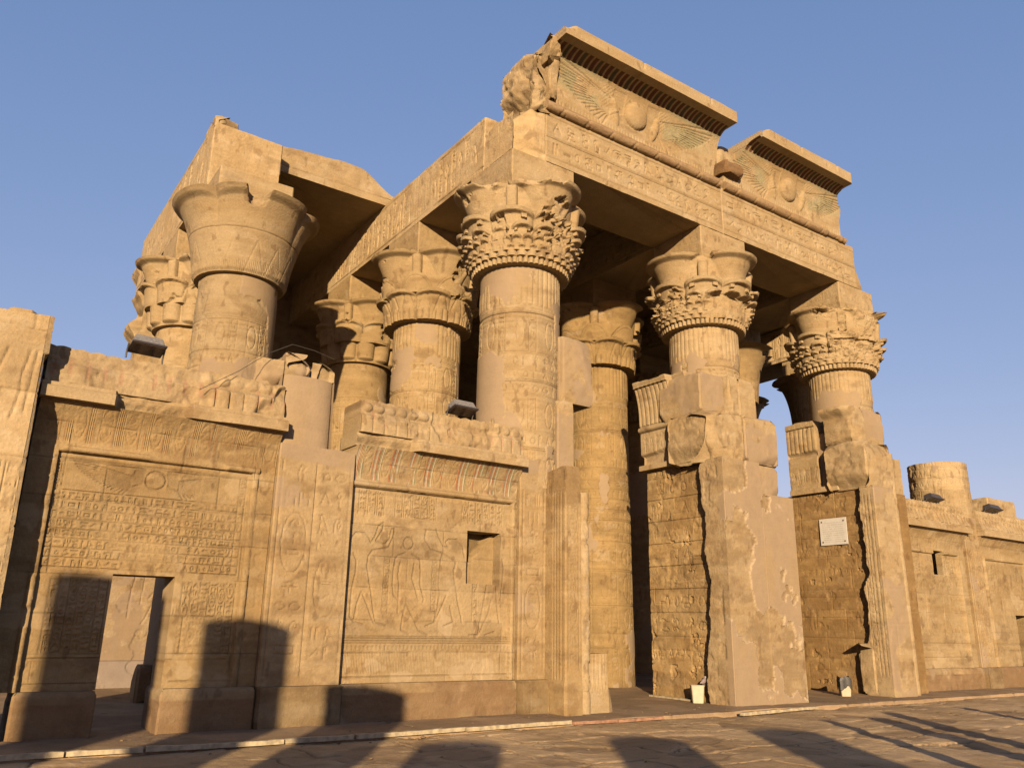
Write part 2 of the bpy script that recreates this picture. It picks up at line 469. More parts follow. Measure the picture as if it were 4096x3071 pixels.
# ================================================================== GROUND
def build_ground():
    us = axis([-7, 1, 13, 31], .035); us = np.concatenate([axis([-7, 1], .08)[:-1], axis([1, 14], .03)[:-1], axis([14, 30], .07)])
    vs = np.concatenate([axis([-4, 7.2], .12)[:-1], axis([7.2, 11.9], .03)])
    U, V = np.meshgrid(us, vs, indexing='ij')
    P = np.stack([U, V, 0 * U], -1)
    wx = (fbm(P, .8, 3, 3) - .5) * 1.2; wy = (fbm(P, .8, 3, 4) - .5) * .9
    # irregular slab joints
    g = np.zeros_like(U)
    a = (V + wy * .55 + .06 * U) / .92; k = np.floor(a); fz = a - k
    b = (U + wx * .5 + _h(k, k * 0, k * 0, 5) * 2) / 1.55; q = np.floor(b); fb = b - q
    dz = np.minimum(fz, 1 - fz) * .92; du = np.minimum(fb, 1 - fb) * 1.55
    br = ss(fbm(P, 1.4, 3, 6), .40, .52)
    g = np.maximum(1 - ss(dz, .008, .028), 1 - ss(du, .008, .028)) * br
    cr1 = 1 - ss(np.abs(fbm(P, .55, 5, 8) - .5), .0015, .006)
    cr2 = 1 - ss(np.abs(fbm(P, .9, 5, 18) - .47), .001, .005)
    crk = np.maximum(cr1, cr2 * .8) * ss(fbm(P, .7, 2, 11), .46, .55)
    patch = ss(fbm(P, .9, 4, 12), .60, .66)
    tint = _h(k, q, k * 0, 9)
    Z = -.07 + (fbm(P, .6, 3, 2) - .5) * .05 + (fbm(P, 3, 4, 14) - .5) * .03 + (fbm(P, 9, 3, 15) - .5) * .014 - .022 * g - .018 * crk - .02 * patch + (tint - .5) * .018 * br
    base = lerp(np.array([.265, .186, .098]), np.array([.350, .252, .138]), ss(fbm(P, 1.1, 5, 16), .38, .62)[..., None])
    base = base * (.90 + .2 * tint[..., None])
    base = lerp(base, np.array([.05, .033, .02]), (np.maximum(g * .6, crk * .65))[..., None])
    base = lerp(base, np.array([.12, .08, .045]), (patch * .5)[..., None])
    pale = ss(1 - np.abs(fbm(P, .8, 4, 44) - .5) * 16, .3, 1)
    base = lerp(base, np.array([.33, .25, .16]), (pale * .35)[..., None])
    C = np.concatenate([base, np.ones_like(U)[..., None]], -1)
    n, m = U.shape
    o = new_mesh('courtyard_paving', np.stack([U, V, Z], -1).reshape(-1, 3), [grid_faces(n, m)], PAVE, C.reshape(-1, 4))
    tag(o, 'worn brown stone paving of the courtyard with cracks and joints', 'paving', kind='structure')
    # podium the temple stands on
    us = axis([-7, 1, 14, 34], .06); vs = np.concatenate([axis([11.9, 16.5], .06)[:-1], axis([16.5, 29], .3)])
    U, V = np.meshgrid(us, vs, indexing='ij'); P = np.stack([U, V, 0 * U], -1)
    Z = (fbm(P, 1.2, 4, 21) - .5) * .03 + (fbm(P, 7, 3, 22) - .5) * .012
    edge = (fbm(P, 1.1, 4, 25) - .5) * .18
    V2 = V + np.where(V < 11.93, edge, 0)
    col = lerp(np.array([.185, .13, .075]), np.array([.24, .17, .10]), ss(fbm(P, 1.4, 4, 23), .4, .6)[..., None])
    crk = (1 - ss(np.abs(fbm(P, .7, 5, 28) - .5), .001, .005))
    Z = Z - .015 * crk
    col = lerp(col, np.array([.08, .055, .035]), crk[..., None] * .6)
    n, m = U.shape
    top = np.stack([U, V2, Z], -1).reshape(-1, 3)
    # front riser
    low = np.stack([U[:, 0], V2[:, 0] - .03, Z[:, 0] - .13], -1)
    F = grid_faces(n, m)
    i = np.arange(n - 1)
    F2 = np.stack([n * m + i, n * m + i + 1, (i + 1) * m, i * m], -1)
    C = np.concatenate([np.concatenate([col, np.ones_like(U)[..., None]], -1).reshape(-1, 4), np.tile([.24, .17, .10, 1.], (n, 1))])
    o = new_mesh('temple_platform', np.concatenate([top, low]), [F, F2], PAVE, C)
    tag(o, 'low stone platform along the foot of the temple', 'platform', kind='structure')
    # surrounding ground out to the horizon
    R = 3000
    xs = np.array([-R, -60, -8, 35, 90, R]); ys = np.array([-R, -60, -5, 30, 90, R])
    U, V = np.meshgrid(xs, ys, indexing='ij')
    Z = np.full_like(U, -.16, float)
    C = np.tile([.20, .14, .085, 1.], (U.size, 1))
    o = new_mesh('desert_ground', np.stack([U, V, Z], -1).reshape(-1, 3), [grid_faces(6, 6)], PAVE, C)
    tag(o, 'sandy ground around the temple', 'ground', kind='structure')
build_ground()

# ================================================================== SCREEN WALLS
YW = 13.42
def cavetto_paint(U, t, col, rnd_phase=0.0, amount=1.0, seed=0, P=None):
    """painted bundles of stripes between cartouches, worn away in places"""
    per = .36
    f = ((U + rnd_phase) / per) % 1.0
    red = np.array([.22, .045, .02]); green = np.array([.09, .125, .07]); white = np.array([.33, .30, .25]); blue = np.array([.10, .115, .105])
    keepm = ss(fbm(P, 2.6, 4, seed + 71) + (.12 * ss(P[..., 0], 5.9, 7.0) if amount > .9 else 0), .44, .54) * amount
    for c0, w0, cc in ((.50, .040, red), (.42, .038, white), (.58, .036, green), (.33, .036, blue), (.67, .038, white), (.75, .03, green), (.25, .03, red)):
        mk = (gauss(f, c0, w0) > .45) * keepm
        col = lerp(col, cc, (mk * .58)[..., None])
    return col

FIG = [[(5.88, 2.85), (5.93, 2.99), (6.04, 3.11), (6.2, 3.11), (6.29, 3.03), (6.33, 2.95), (6.41, 3.08), (6.46, 3.25), (6.55, 3.32), (6.55, 3.2), (6.42, 2.99), (6.6, 2.94), (6.7, 3.05), (6.72, 3.22), (6.78, 3.22), (6.76, 3.08), (6.68, 2.89), (6.55, 2.86), (6.37, 2.82), (6.3, 2.72), (6.28, 2.55), (6.33, 2.36), (6.39, 2.12), (6.48, 1.7), (6.52, 1.59), (6.71, 1.54)], [(6.01, 2.75), (6.08, 2.62), (6.07, 2.4), (6.03, 2.16), (6.02, 1.9), (6.02, 1.69), (6.12, 1.59), (6.28, 1.55)], [(6.21, 2.1), (6.14, 1.9), (6.11, 1.64)], [(6.21, 2.1), (6.32, 1.91), (6.42, 1.7), (6.48, 1.59)], [(7.03, 2.82), (6.88, 2.76), (6.83, 2.69), (6.81, 2.52), (6.8, 2.3), (6.83, 2.08), (6.93, 1.98)], [(7.16, 2.8), (7.33, 2.72), (7.36, 2.5), (7.36, 2.27), (7.45, 2.02), (7.44, 1.97)], [(6.93, 2.64), (6.9, 2.42), (6.94, 2.25), (6.93, 1.98), (6.94, 1.76)], [(7.22, 2.63), (7.19, 2.37), (7.26, 2.21), (7.34, 1.99)], [(7.09, 1.93), (7.04, 1.71), (7.02, 1.47), (7.18, 1.4)], [(7.09, 1.93), (7.23, 1.71), (7.37, 1.47), (7.57, 1.38)], [(8.29, 2.81), (8.24, 3.01), (8.1, 3.13), (7.92, 3.12), (7.86, 3.06), (7.93, 2.97), (7.82, 2.98), (7.71, 3.15), (7.65, 3.29)], [(7.44, 3.25), (7.41, 3.1), (7.56, 2.91), (7.8, 2.86), (8.08, 2.73)], [(7.8, 2.83), (7.77, 2.69), (7.75, 2.49), (7.74, 2.29), (7.78, 2.12), (7.74, 1.86), (7.69, 1.61), (7.51, 1.54)], [(8.1, 2.71), (8.07, 2.5), (8.12, 2.24), (8.18, 1.96), (8.26, 1.73), (8.28, 1.62)], [(7.92, 2.09), (7.81, 1.84), (7.69, 1.61)], [(8.01, 1.9), (8.09, 1.62), (7.89, 1.55)], [(8.81, 2.3), (8.78, 2.12), (8.73, 1.86), (8.67, 1.57), (8.64, 1.4), (8.45, 1.4)], [(9.03, 2.28), (9.05, 2.04), (9.08, 1.81), (9.12, 1.63)], [(8.92, 2.04), (8.86, 1.8), (8.69, 1.46)], [(9.16, 2.83), (9.2, 2.65), (9.17, 2.34), (9.14, 2.05)], [(9.01, 1.46), (8.8, 1.4)]]

def wings(cv, cx, cz, half, h, amp=1.0, sw=.012, side=(-1, 1)):
    for s in side:
        for k in range(17):
            a = k / 16
            x0, z0 = cx + s * (.30 * half), cz + .10 * h - .32 * h * a
            x1, z1 = cx + s * half * (1.0 - .62 * a ** 1.3), cz + h * (.42 - .95 * a ** .8)
            cv.line([(x0, z0), ((x0 + x1) / 2, (z0 + z1) / 2 + .03 * h), (x1, z1)], sw, amp)
        for k in range(12):
            x0 = cx + s * (.14 + .012 * k) * half
            cv.line([(x0, cz + .30 * h), (x0 + s * .03, cz - .1 * h)], sw, amp * .7)
        cv.line([(cx + s * .14 * half, cz + .38 * h), (cx + s * .5 * half, cz + .42 * h), (cx + s * half, cz + .46 * h)], sw, amp)
        cv.line([(cx + s * .16 * half, cz - .1 * h), (cx + s * .3 * half, cz - .26 * h), (cx + s * .38 * half, cz - .52 * h)], sw, amp)

def screen_wall(idx, X0, X1, label, holes, relief, seed, wear=1.0, paint=1.0, pw=None, detail=.0135, thk=.75):
    t = thing('screen_wall', label, 'screen wall', (X0, YW, 0))
    loc = (X0, YW, 0)
    rnd = random.Random(seed)
    # plinth
    segs = pw or [(X0, X1)]
    for (a, b) in segs:
        Fp, N, sid, su = rectfoot(a, b, YW - .15, YW + .85, (.03, .08, .2, .04))
        def Dp(S, U, Z, P): return rough(P, .012, seed, .015) - .05 * ss(fbm(P, 1.2, 3, seed + 3), .62, .75) * (Z > .4) - .045 * ss(Z, .53, .61)
        def Cp(P, U, Z):
            c = stonecol(P, seed + 2, dark=.9)
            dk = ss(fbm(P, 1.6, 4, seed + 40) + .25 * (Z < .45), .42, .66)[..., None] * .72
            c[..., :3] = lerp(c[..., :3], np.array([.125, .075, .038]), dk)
            pl = (ss(fbm(P, .8, 4, seed + 44), .60, .64))[..., None]
            c[..., :3] = lerp(c[..., :3], PLAST, pl * .85)
            return c
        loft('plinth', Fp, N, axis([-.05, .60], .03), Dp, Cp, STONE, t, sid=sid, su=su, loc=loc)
    # carved panel
    ub = sorted(set([X0, X1] + [h[0] for h in holes] + [h[1] for h in holes]))
    zb = sorted(set([.60, 4.63] + [h[2] for h in holes if h[2] > .6] + [h[3] for h in holes] + [3.93, 4.05]))
    us, zs = axis(ub, detail), axis(zb, detail)
    cv = Canvas(X0, X1, .55, 4.7, .009)
    frame = relief(cv, rnd)
    fx0, fx1, fz1 = frame
    def cav(Z): return .22 * np.clip((Z - 4.05) / .58, 0, 1) ** 2.2
    def Dw(U, Z):
        P = np.stack([U, 0 * U + seed, Z], -1)
        g, _ = joints(U, Z, .545, 1.35, seed)
        wear_m = ss(fbm(P, 1.5, 4, seed + 8), .56, .66) * wear
        d = -cv.get(U, Z) * .019 * (1 - .7 * wear_m) - .009 * g * ss(fbm(P, 2, 3, seed + 12), .38, .6) + rough(P, .006, seed, .01) - .012 * wear_m * fbm(P, 8, 3, seed)
        # raised round moulding down the sides and along the top of the panel
        roll = np.zeros_like(U)
        for xc in (fx0, fx1):
            dd = np.clip(1 - ((U - xc) / .055) ** 2, 0, 1) ** .5
            gone = ss(fbm(np.stack([U * 0 + xc, 0 * U, Z], -1), .9, 3, seed + int(xc * 7)), .46, .50) if wear > .5 else 1
            roll = np.maximum(roll, .05 * dd * (Z < 4.0) * (.35 + .65 * gone))
            d = d - .004 * ((np.sin(Z * 14 + (U - xc) * 40) > .93) & (dd > 0))
        ht = np.clip(1 - ((Z - fz1) / .05) ** 2, 0, 1) ** .5 * ((U > fx0 - .05) & (U < fx1 + .05))
        keepu = ss(fbm(np.stack([U, 0 * U, 0 * Z], -1), .8, 3, seed + 77), .42, .47)
        roll = np.maximum(roll, .055 * ht * (.25 + .75 * keepu))
        d = d + roll
        # panel field lies a little deeper than its frame
        d = d - .05 * ((U > fx0 + .055) & (U < fx1 - .055) & (Z < fz1 - .05))
        # cavetto with bundles of leaves and cartouches
        c = cav(Z)
        per = .36; f = (U / per) % 1.0
        st = np.zeros_like(U)
        for c0 in (.34, .42, .50, .58, .66, .74): st = np.maximum(st, gauss(f, c0, .022))
        oc = ((f + .5) % 1.0 - .5)
        e = np.hypot(oc / .22, (Z - 4.36) / .22)
        st = np.maximum(st, gauss(e, 1.0, .10))
        inside = (e < .85)
        st = np.maximum(st, inside * .6 * (fbm(P, 22, 2, seed + 6) > .5))
        d = d + np.where(Z > 4.05, c - .013 * st * ss(Z, 4.05, 4.1) * (1 - .8 * wear_m), 0)
        return d
    def Cw(P, U, Z):
        P = P.copy(); P[..., 1] = seed
        _, bt = joints(U, Z, .545, 1.35, seed)
        c = stonecol(P, seed, pale=.35 * ss(1.6 - Z, 0, 1.2), blocks=bt, dark=.25)
        cc = cavetto_paint(U, Z, c[..., :3], 0, paint, seed, P)
        m = ((Z > 4.06) & (Z < 4.64))[..., None]
        c[..., :3] = np.where(m, cc, c[..., :3])
        pl = ss(fbm(P, 1.1, 4, seed + 61), .64, .655)[..., None]
        c[..., :3] = lerp(c[..., :3], PALE, pl * .38); c[..., 3:] = 1 - .5 * pl
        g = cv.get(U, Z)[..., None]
        gj, _ = joints(U, Z, .545, 1.35, seed)
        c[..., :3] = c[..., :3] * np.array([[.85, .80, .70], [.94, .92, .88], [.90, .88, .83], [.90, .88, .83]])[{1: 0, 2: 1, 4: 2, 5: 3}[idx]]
        c[..., :3] = c[..., :3] * (1 - .15 * g) * (1 - .30 * (gj * ss(fbm(P, 2, 3, seed + 12), .38, .6))[..., None])  # carving darkened in colour: groove dirt, plus painted shade for relief contrast
        return c
    def keep(uc, zc):
        k = np.ones(uc.shape, bool)
        for (a, b, c, d) in holes: k &= ~((uc > a) & (uc < b) & (zc > c) & (zc < d))
        return k
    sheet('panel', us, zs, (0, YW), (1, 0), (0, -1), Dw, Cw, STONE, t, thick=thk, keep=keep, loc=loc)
    # projecting fillet band
    def brk(U):
        j_ = .12 * (fbm(np.stack([U, 0 * U, 0 * U], -1), 6, 3, seed) - .5)
        if idx == 1: return np.clip(ss(U + j_, 1.82, 1.90) * (1 - .75 * ss(U + j_, 2.75, 3.0)) * (1 - ss(U, 3.2, 3.7)), 0, 1)
        if idx == 2: return np.clip(1.15 * ss(7.0 - U + j_, 0, .12), 0, 1) * (.75 + .25 * ss(6.5 - U, 0, .3))
        return 0 * U
    us2 = axis([X0 - .03, X1 + .03], .02)
    def Df(U, Z):
        P = np.stack([U, 0 * U + seed + 4, Z], -1)
        b = brk(U) * (1 if idx in (1, 2) else 0)
        prof = .36 - .05 * (Z > 4.80)
        return prof - b * (.17 + .20 * (fbm(P, 3, 4, seed + 91) - .4) + .10 * ss(Z, 4.8, 4.63)) + rough(P, .008, seed + 4, .012)
    def Cf(P, U, Z): return stonecol(P, seed + 11, dark=.15, pale=.5)
    sheet('fillet_band', us2, axis([4.635, 4.80, 4.87], .02), (0, YW), (1, 0), (0, -1), Df, Cf, STONE, t, thick=.6, loc=loc)
    # frieze of rearing cobras with sun discs
    spacing = .205 if idx in (4, 5) else .235
    zs3 = axis([4.872, 5.2, 5.48], .018)
    def Du(U, Z):
        P = np.stack([U, 0 * U + seed + 9, Z], -1)
        b = ss(fbm(np.stack([U, 0 * U, Z * .7 + 2], -1), .9, 4, seed + 95), .45, .51) * wear * (0 if idx > 2 else 1)
        f = ((U / spacing) % 1.0) - .5
        lean = .20 + .10 * np.clip(1 - (Z - 4.87) / .3, 0, 1) ** 1.5 if idx in (4, 5) else .20
        body = .035 * np.clip(1 - np.abs(f / .47) ** 5, 0, 1) * (Z < 5.2) - (.09 if idx > 2 else .05) * (np.abs(f) > (.40 if idx > 2 else .455)) * (Z < 5.2) * (Z > 4.9)
        e = np.hypot(f * spacing / .10, (Z - 5.34) / .085)
        disc = .070 * np.sqrt(np.clip(1 - e ** 2, 0, 1))
        head = (.055 if idx > 2 else .02) * np.sqrt(np.clip(1 - (f / .26) ** 2, 0, 1)) * gauss(Z, 5.19, .06)
        plain = lean - .06 * ss(Z, 5.15, 5.25)
        body = body * (.35 if idx == 2 else 1)
        d = plain + (body + np.maximum(disc, head) * (1 if idx > 2 else .75) - (.06 * (np.abs(f) > .40) * (Z > 5.2) if idx > 2 else 0)) * (1 - .92 * b) * (.25 + .75 * _h(np.floor(U / spacing), U * 0, U * 0, seed)) - .10 * b * fbm(P, 4, 5, seed + 3)
        return d + rough(P, .014, seed + 6, .035)
    def Cu(P, U, Z):
        c = stonecol(P, seed + 15, dark=.35, pale=.2)
        f = np.abs(((U / spacing) % 1.0) - .5)
        rd = ((f > .36) & (Z > 5.0) & (Z < 5.28)) * ss(fbm(P, 2.5, 3, seed + 98), .48, .58)
        c[..., :3] = lerp(c[..., :3], np.array([.22, .11, .07]), rd[..., None] * .4)
        return c
    def topu(U): return 5.47 + .025 * (np.abs(np.sin(U / spacing * math.pi)) - .6) + .05 * (fbm(np.stack([U, 0 * U, 0 * U], -1), 1.5, 4, seed + 99) - .55) * (wear * 1.4 + .2)
    sheet('cobra_frieze', axis([X0, X1], .016), zs3, (0, YW), (1, 0), (0, -1), Du, Cu, STONE, t, thick=.6, topf=topu, zl=5.2, loc=loc)
    return t

def relief_w1(cv, r):
    wings(cv, 2.62, 3.62, 1.16, .46, 1.0, .012)
    cv.circ(2.62, 3.64, .15, .14, .02)
    cv.line([(1.20, 3.84), (4.02, 3.84)], .012); cv.line([(1.24, 3.92), (4.02, 3.92)], .012)
    for x in (1.24, 1.34, 3.92, 4.02): cv.line([(x, 2.3), (x, 3.84)], .009)
    column_text(cv, 1.25, 1.33, 3.36, 3.8, r, .008, lines=False); column_text(cv, 3.93, 4.01, 3.36, 3.8, r, .008, lines=False)
    for k in range(9):
        z = 3.37 - k * .137
        cv.line([(1.24, z), (4.02, z)], .009)
        if k < 8: row(cv, 1.28, 3.98, z - .130, .118, r, .0085)
    for k in range(7):
        x = 1.42 + k * .125
        if x < 2.1: column_text(cv, x, x + .125, 1.1, 2.12, r, .009)
    for k in range(6): column_text(cv, 3.22 + k * .135, 3.355 + k * .135, 1.05, 2.14, r, .009)
    for k in range(40):
        x = 1.36 + k * .022
        cv.line([(x, .72), (x, 1.0)], .006, .5)
    cv.line([(1.3, 1.03), (2.2, 1.03)], .01); cv.line([(3.1, 1.0), (4.0, 1.0)], .01)
    cv.line([(1.3, .69), (2.2, .69)], .012); cv.line([(3.2, .69), (4.1, .69)], .012)
    return (1.18, 4.14, 3.97)
def relief_w2(cv, r):
    for f in FIG: cv.line(f, .020)
    cv.circ(7.08, 2.99, .10, .11, .018)
    cv.line([(5.9, 3.9), (9.2, 3.9)], .010)
    for k in range(9):
        x = 6.05 + k * .18
        if k in (3,): continue
        column_text(cv, x, x + .14, 3.45, 3.86, r, .008)
    for k in range(2): cv.circ(7.3, 3.55 + .26 * k, .24, .10, .012); 
    row(cv, 7.12, 7.5, 3.49, .12, r, .008); row(cv, 7.12, 7.5, 3.75, .12, r, .008)
    for k in range(6): column_text(cv, 8.2 + k * .16, 8.34 + k * .16, 3.46, 3.86, r, .008)
    for x in (6.62, 7.6, 8.5): column_text(cv, x, x + .10, 1.75, 2.7, r, .008)
    for z in (1.36, 1.33, 1.29, 1.25): cv.line([(5.9, z), (9.32, z)], .008)
    for k in range(44):
        x = 5.95 + k * .077; cv.line([(x, 1.14), (x + r.uniform(-.01, .01), 1.21)], .007, .5); cv.line([(x - .02, 1.2), (x, 1.16), (x + .02, 1.2)], .006, .4)
    for k in range(115):
        x = 5.92 + k * .0295
        cv.line([(x, .74), (x, 1.11)], .007, .55)
    cv.line([(5.9, .70), (9.35, .70)], .01)
    return (5.83, 9.36, 3.97)
def relief_plain(a, b):
    def f(cv, r):
        for k in range(5): column_text(cv, a + .5 + k * .16, a + .64 + k * .16, 3.3, 3.8, r, .010)
        for k in range(5): column_text(cv, b - 1.3 + k * .16, b - 1.16 + k * .16, 3.3, 3.8, r, .010)
        for s in range(3):
            ox = a + .55 + s * .95
            sc_ = [[(x - 6.2) * .95 + ox, z] for x, z in FIG[0]]
            cv.line(sc_[:18], .018); cv.line([((x - 6.2) * .95 + ox, z) for x, z in FIG[1]], .018); cv.line([((x - 6.2) * .95 + ox, z) for x, z in FIG[3]], .018)
        for z in (1.3, 1.26, .9): cv.line([(a + .3, z), (b - .3, z)], .008)
        return (a + .42, b - .42, 3.97)
    return f
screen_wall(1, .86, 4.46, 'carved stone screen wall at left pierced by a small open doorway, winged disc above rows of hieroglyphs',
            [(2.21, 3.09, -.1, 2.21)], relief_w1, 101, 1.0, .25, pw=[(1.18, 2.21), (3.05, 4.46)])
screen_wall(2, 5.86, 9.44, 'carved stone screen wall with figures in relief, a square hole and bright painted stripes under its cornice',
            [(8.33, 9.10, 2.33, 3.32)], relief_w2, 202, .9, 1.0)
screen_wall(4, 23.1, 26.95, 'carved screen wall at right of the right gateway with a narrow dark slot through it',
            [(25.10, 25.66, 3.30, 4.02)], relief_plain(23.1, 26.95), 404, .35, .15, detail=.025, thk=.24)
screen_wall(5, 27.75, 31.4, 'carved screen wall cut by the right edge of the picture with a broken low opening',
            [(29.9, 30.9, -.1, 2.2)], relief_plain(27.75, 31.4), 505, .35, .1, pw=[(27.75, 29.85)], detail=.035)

# the window recess behind the square hole keeps a chipped inner block
def niche():
    Fp, N, sid, su = rectfoot(8.20, 9.25, 13.72, 14.1, (.03, .1, .2, .1))
    def D(S, U, Z, P):
        diag = ss((U - 8.33) * 1.05 + (3.32 - Z) * .9, .72, .76)
        return rough(P, .01, 3) - (.20 + .10 * (fbm(P, 5, 4, 4) - .5)) * (1 - diag) * (Z > 2.75) * (S == 0) - .02 * (1 - ss(np.abs(Z - 2.8), .0, .02)) - .02 * (1 - ss(np.abs(U - 8.6), 0, .02)) * (Z < 2.8)
    def C(P, U, Z):
        c = stonecol(P, 8, gold=.6); 
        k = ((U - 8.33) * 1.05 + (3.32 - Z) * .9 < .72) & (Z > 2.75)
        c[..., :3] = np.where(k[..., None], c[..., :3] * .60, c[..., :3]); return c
    o = loft('blocking_stones', Fp, N, axis([2.2, 3.5], .03), D, C, STONE, None, sid=sid, su=su)
    tag(o, 'rough yellow stones set deep inside the square hole', 'stone block')
niche()

# ================================================================== PIERS BETWEEN THE WALLS
def strip_pillar(x0, x1, z1, label, seed, plaster_above=4.4, parent_only=False, cols=2):
    """flat inscribed pillar face that engages a column between two screen walls"""
    Fp, N, sid, su = rectfoot(x0, x1, YW - .12, YW + .8, (.02, .04, .2, .03))
    cv = Canvas(x0, x1, .6, 4.5); r = random.Random(seed)
    w = (x1 - x0 - .12) / cols
    for k in range(cols): column_text(cv, x0 + .08 + k * w, x0 + .05 + (k + 1) * w, .75, 4.2, r, .013)
    def D(S, U, Z, P):
        g, _ = joints(U, Z, .545, .9, seed)
        wr = ss(fbm(P, 1.6, 4, seed), .55, .65)
        d = np.where((S == 0) & (Z < 4.3) & (Z > .62), -cv.get(U, Z) * .017 * (1 - .6 * wr), 0) - .006 * g * (Z < z1 - .4) + rough(P, .006, seed)
        d = np.where(Z < .60, d + .14 * (S == 0), d)
        return d
    def C(P, U, Z):
        pl = ss(Z + .5 * (fbm(P, 1.3, 4, seed + 4) - .5), plaster_above, plaster_above + .05)
        pl = np.maximum(pl, ss(fbm(P, .9, 4, seed + 7), .62, .64))
        c = stonecol(P, seed + 1, plaster=pl, dark=.3, pale=.3)
        c[..., :3] = c[..., :3] * (1 - (1 - np.array([.92, .89, .845])) * (1 - pl[..., None]))
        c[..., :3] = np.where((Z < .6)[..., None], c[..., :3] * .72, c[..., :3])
        return c
    return loft, (Fp, N, sid, su, D, C)
def make_strip(name, x0, x1, z1, label, seed, cat='pillar', **k):
    _, (Fp, N, sid, su, D, C) = strip_pillar(x0, x1, z1, label, seed, **k)
    zs = axis([-.05, .598, .602, z1], .02)
    return Fp, N, sid, su, D, C, zs

def rock(name, x0, x1, y0, y1, z0, z1, seed, amp=.06, parent=None, mat=None, step=.045, col=None, loc=(0, 0, 0), topamp=.12, cut=None, plaster=0.0, gold=0.0):
    Fp, N, sid, su = rectfoot(x0, x1, y0, y1, (step, step, step * 2, step), .06)
    cx, cy = (x0 + x1) / 2, (y0 + y1) / 2; hz = z1 - z0
    def D(S, U, Z, P):
        e = rough(P, amp, seed, amp * .5)
        t = (Z - z0) / hz
        rnd = -.03 * np.clip(np.abs(t - .5) * 2, 0, 1) ** 8 * min(1, hz)
        big = (fbm(P, 1.1, 3, seed + 3) - .5) * amp * 1.3 - .6 * amp * ss(np.abs(fbm(P, 2.0, 4, seed + 8) - .5), .03, .0)
        nx = np.array([0, 1, 0, -1])[S]; ny = np.array([-1, 0, 1, 0])[S]
        rg = random.Random(seed * 7 + 1)
        for q in range(16):
            a_ = rg.uniform(0, 6.28); el = rg.uniform(-.9, .9)
            pn = (math.cos(a_) * math.cos(el), math.sin(a_) * math.cos(el), math.sin(el))
            ext = abs(pn[0]) * (x1 - x0) / 2 + abs(pn[1]) * (y1 - y0) / 2 + abs(pn[2]) * hz / 2
            cc_ = ext - rg.uniform(.02, min(.22, 1.6 * amp + .10))
            s_ = (P[..., 0] - cx) * pn[0] + (P[..., 1] - cy) * pn[1] + (Z - (z0 + z1) / 2) * pn[2] - cc_
            dt = nx * pn[0] + ny * pn[1]
            big = big - np.where((s_ > 0) & (dt > .15), np.clip(s_ / np.maximum(dt, .15), 0, .35), 0)
        if cut is not None: big = big + cut(S, U, Z, P)
        return e + rnd + big
    def C(P, U, Z):
        pl = ss(fbm(P, 1.6, 5, seed + 31), .62 - plaster * .22, .64 - plaster * .22) if plaster else None
        c = stonecol(P, seed, dark=.2, plaster=pl, gold=gold)
        return c if col is None else np.concatenate([c[..., :3] * col, c[..., 3:]], -1)
    tf = lambda x, y: ragged(x, y, z1, topamp, seed)
    return loft(name, Fp, N, axis([z0, z1], step), D, C, mat or STONE, parent, sid=sid, su=su, loc=loc, topf=tf, zl=z0 + hz * .4)

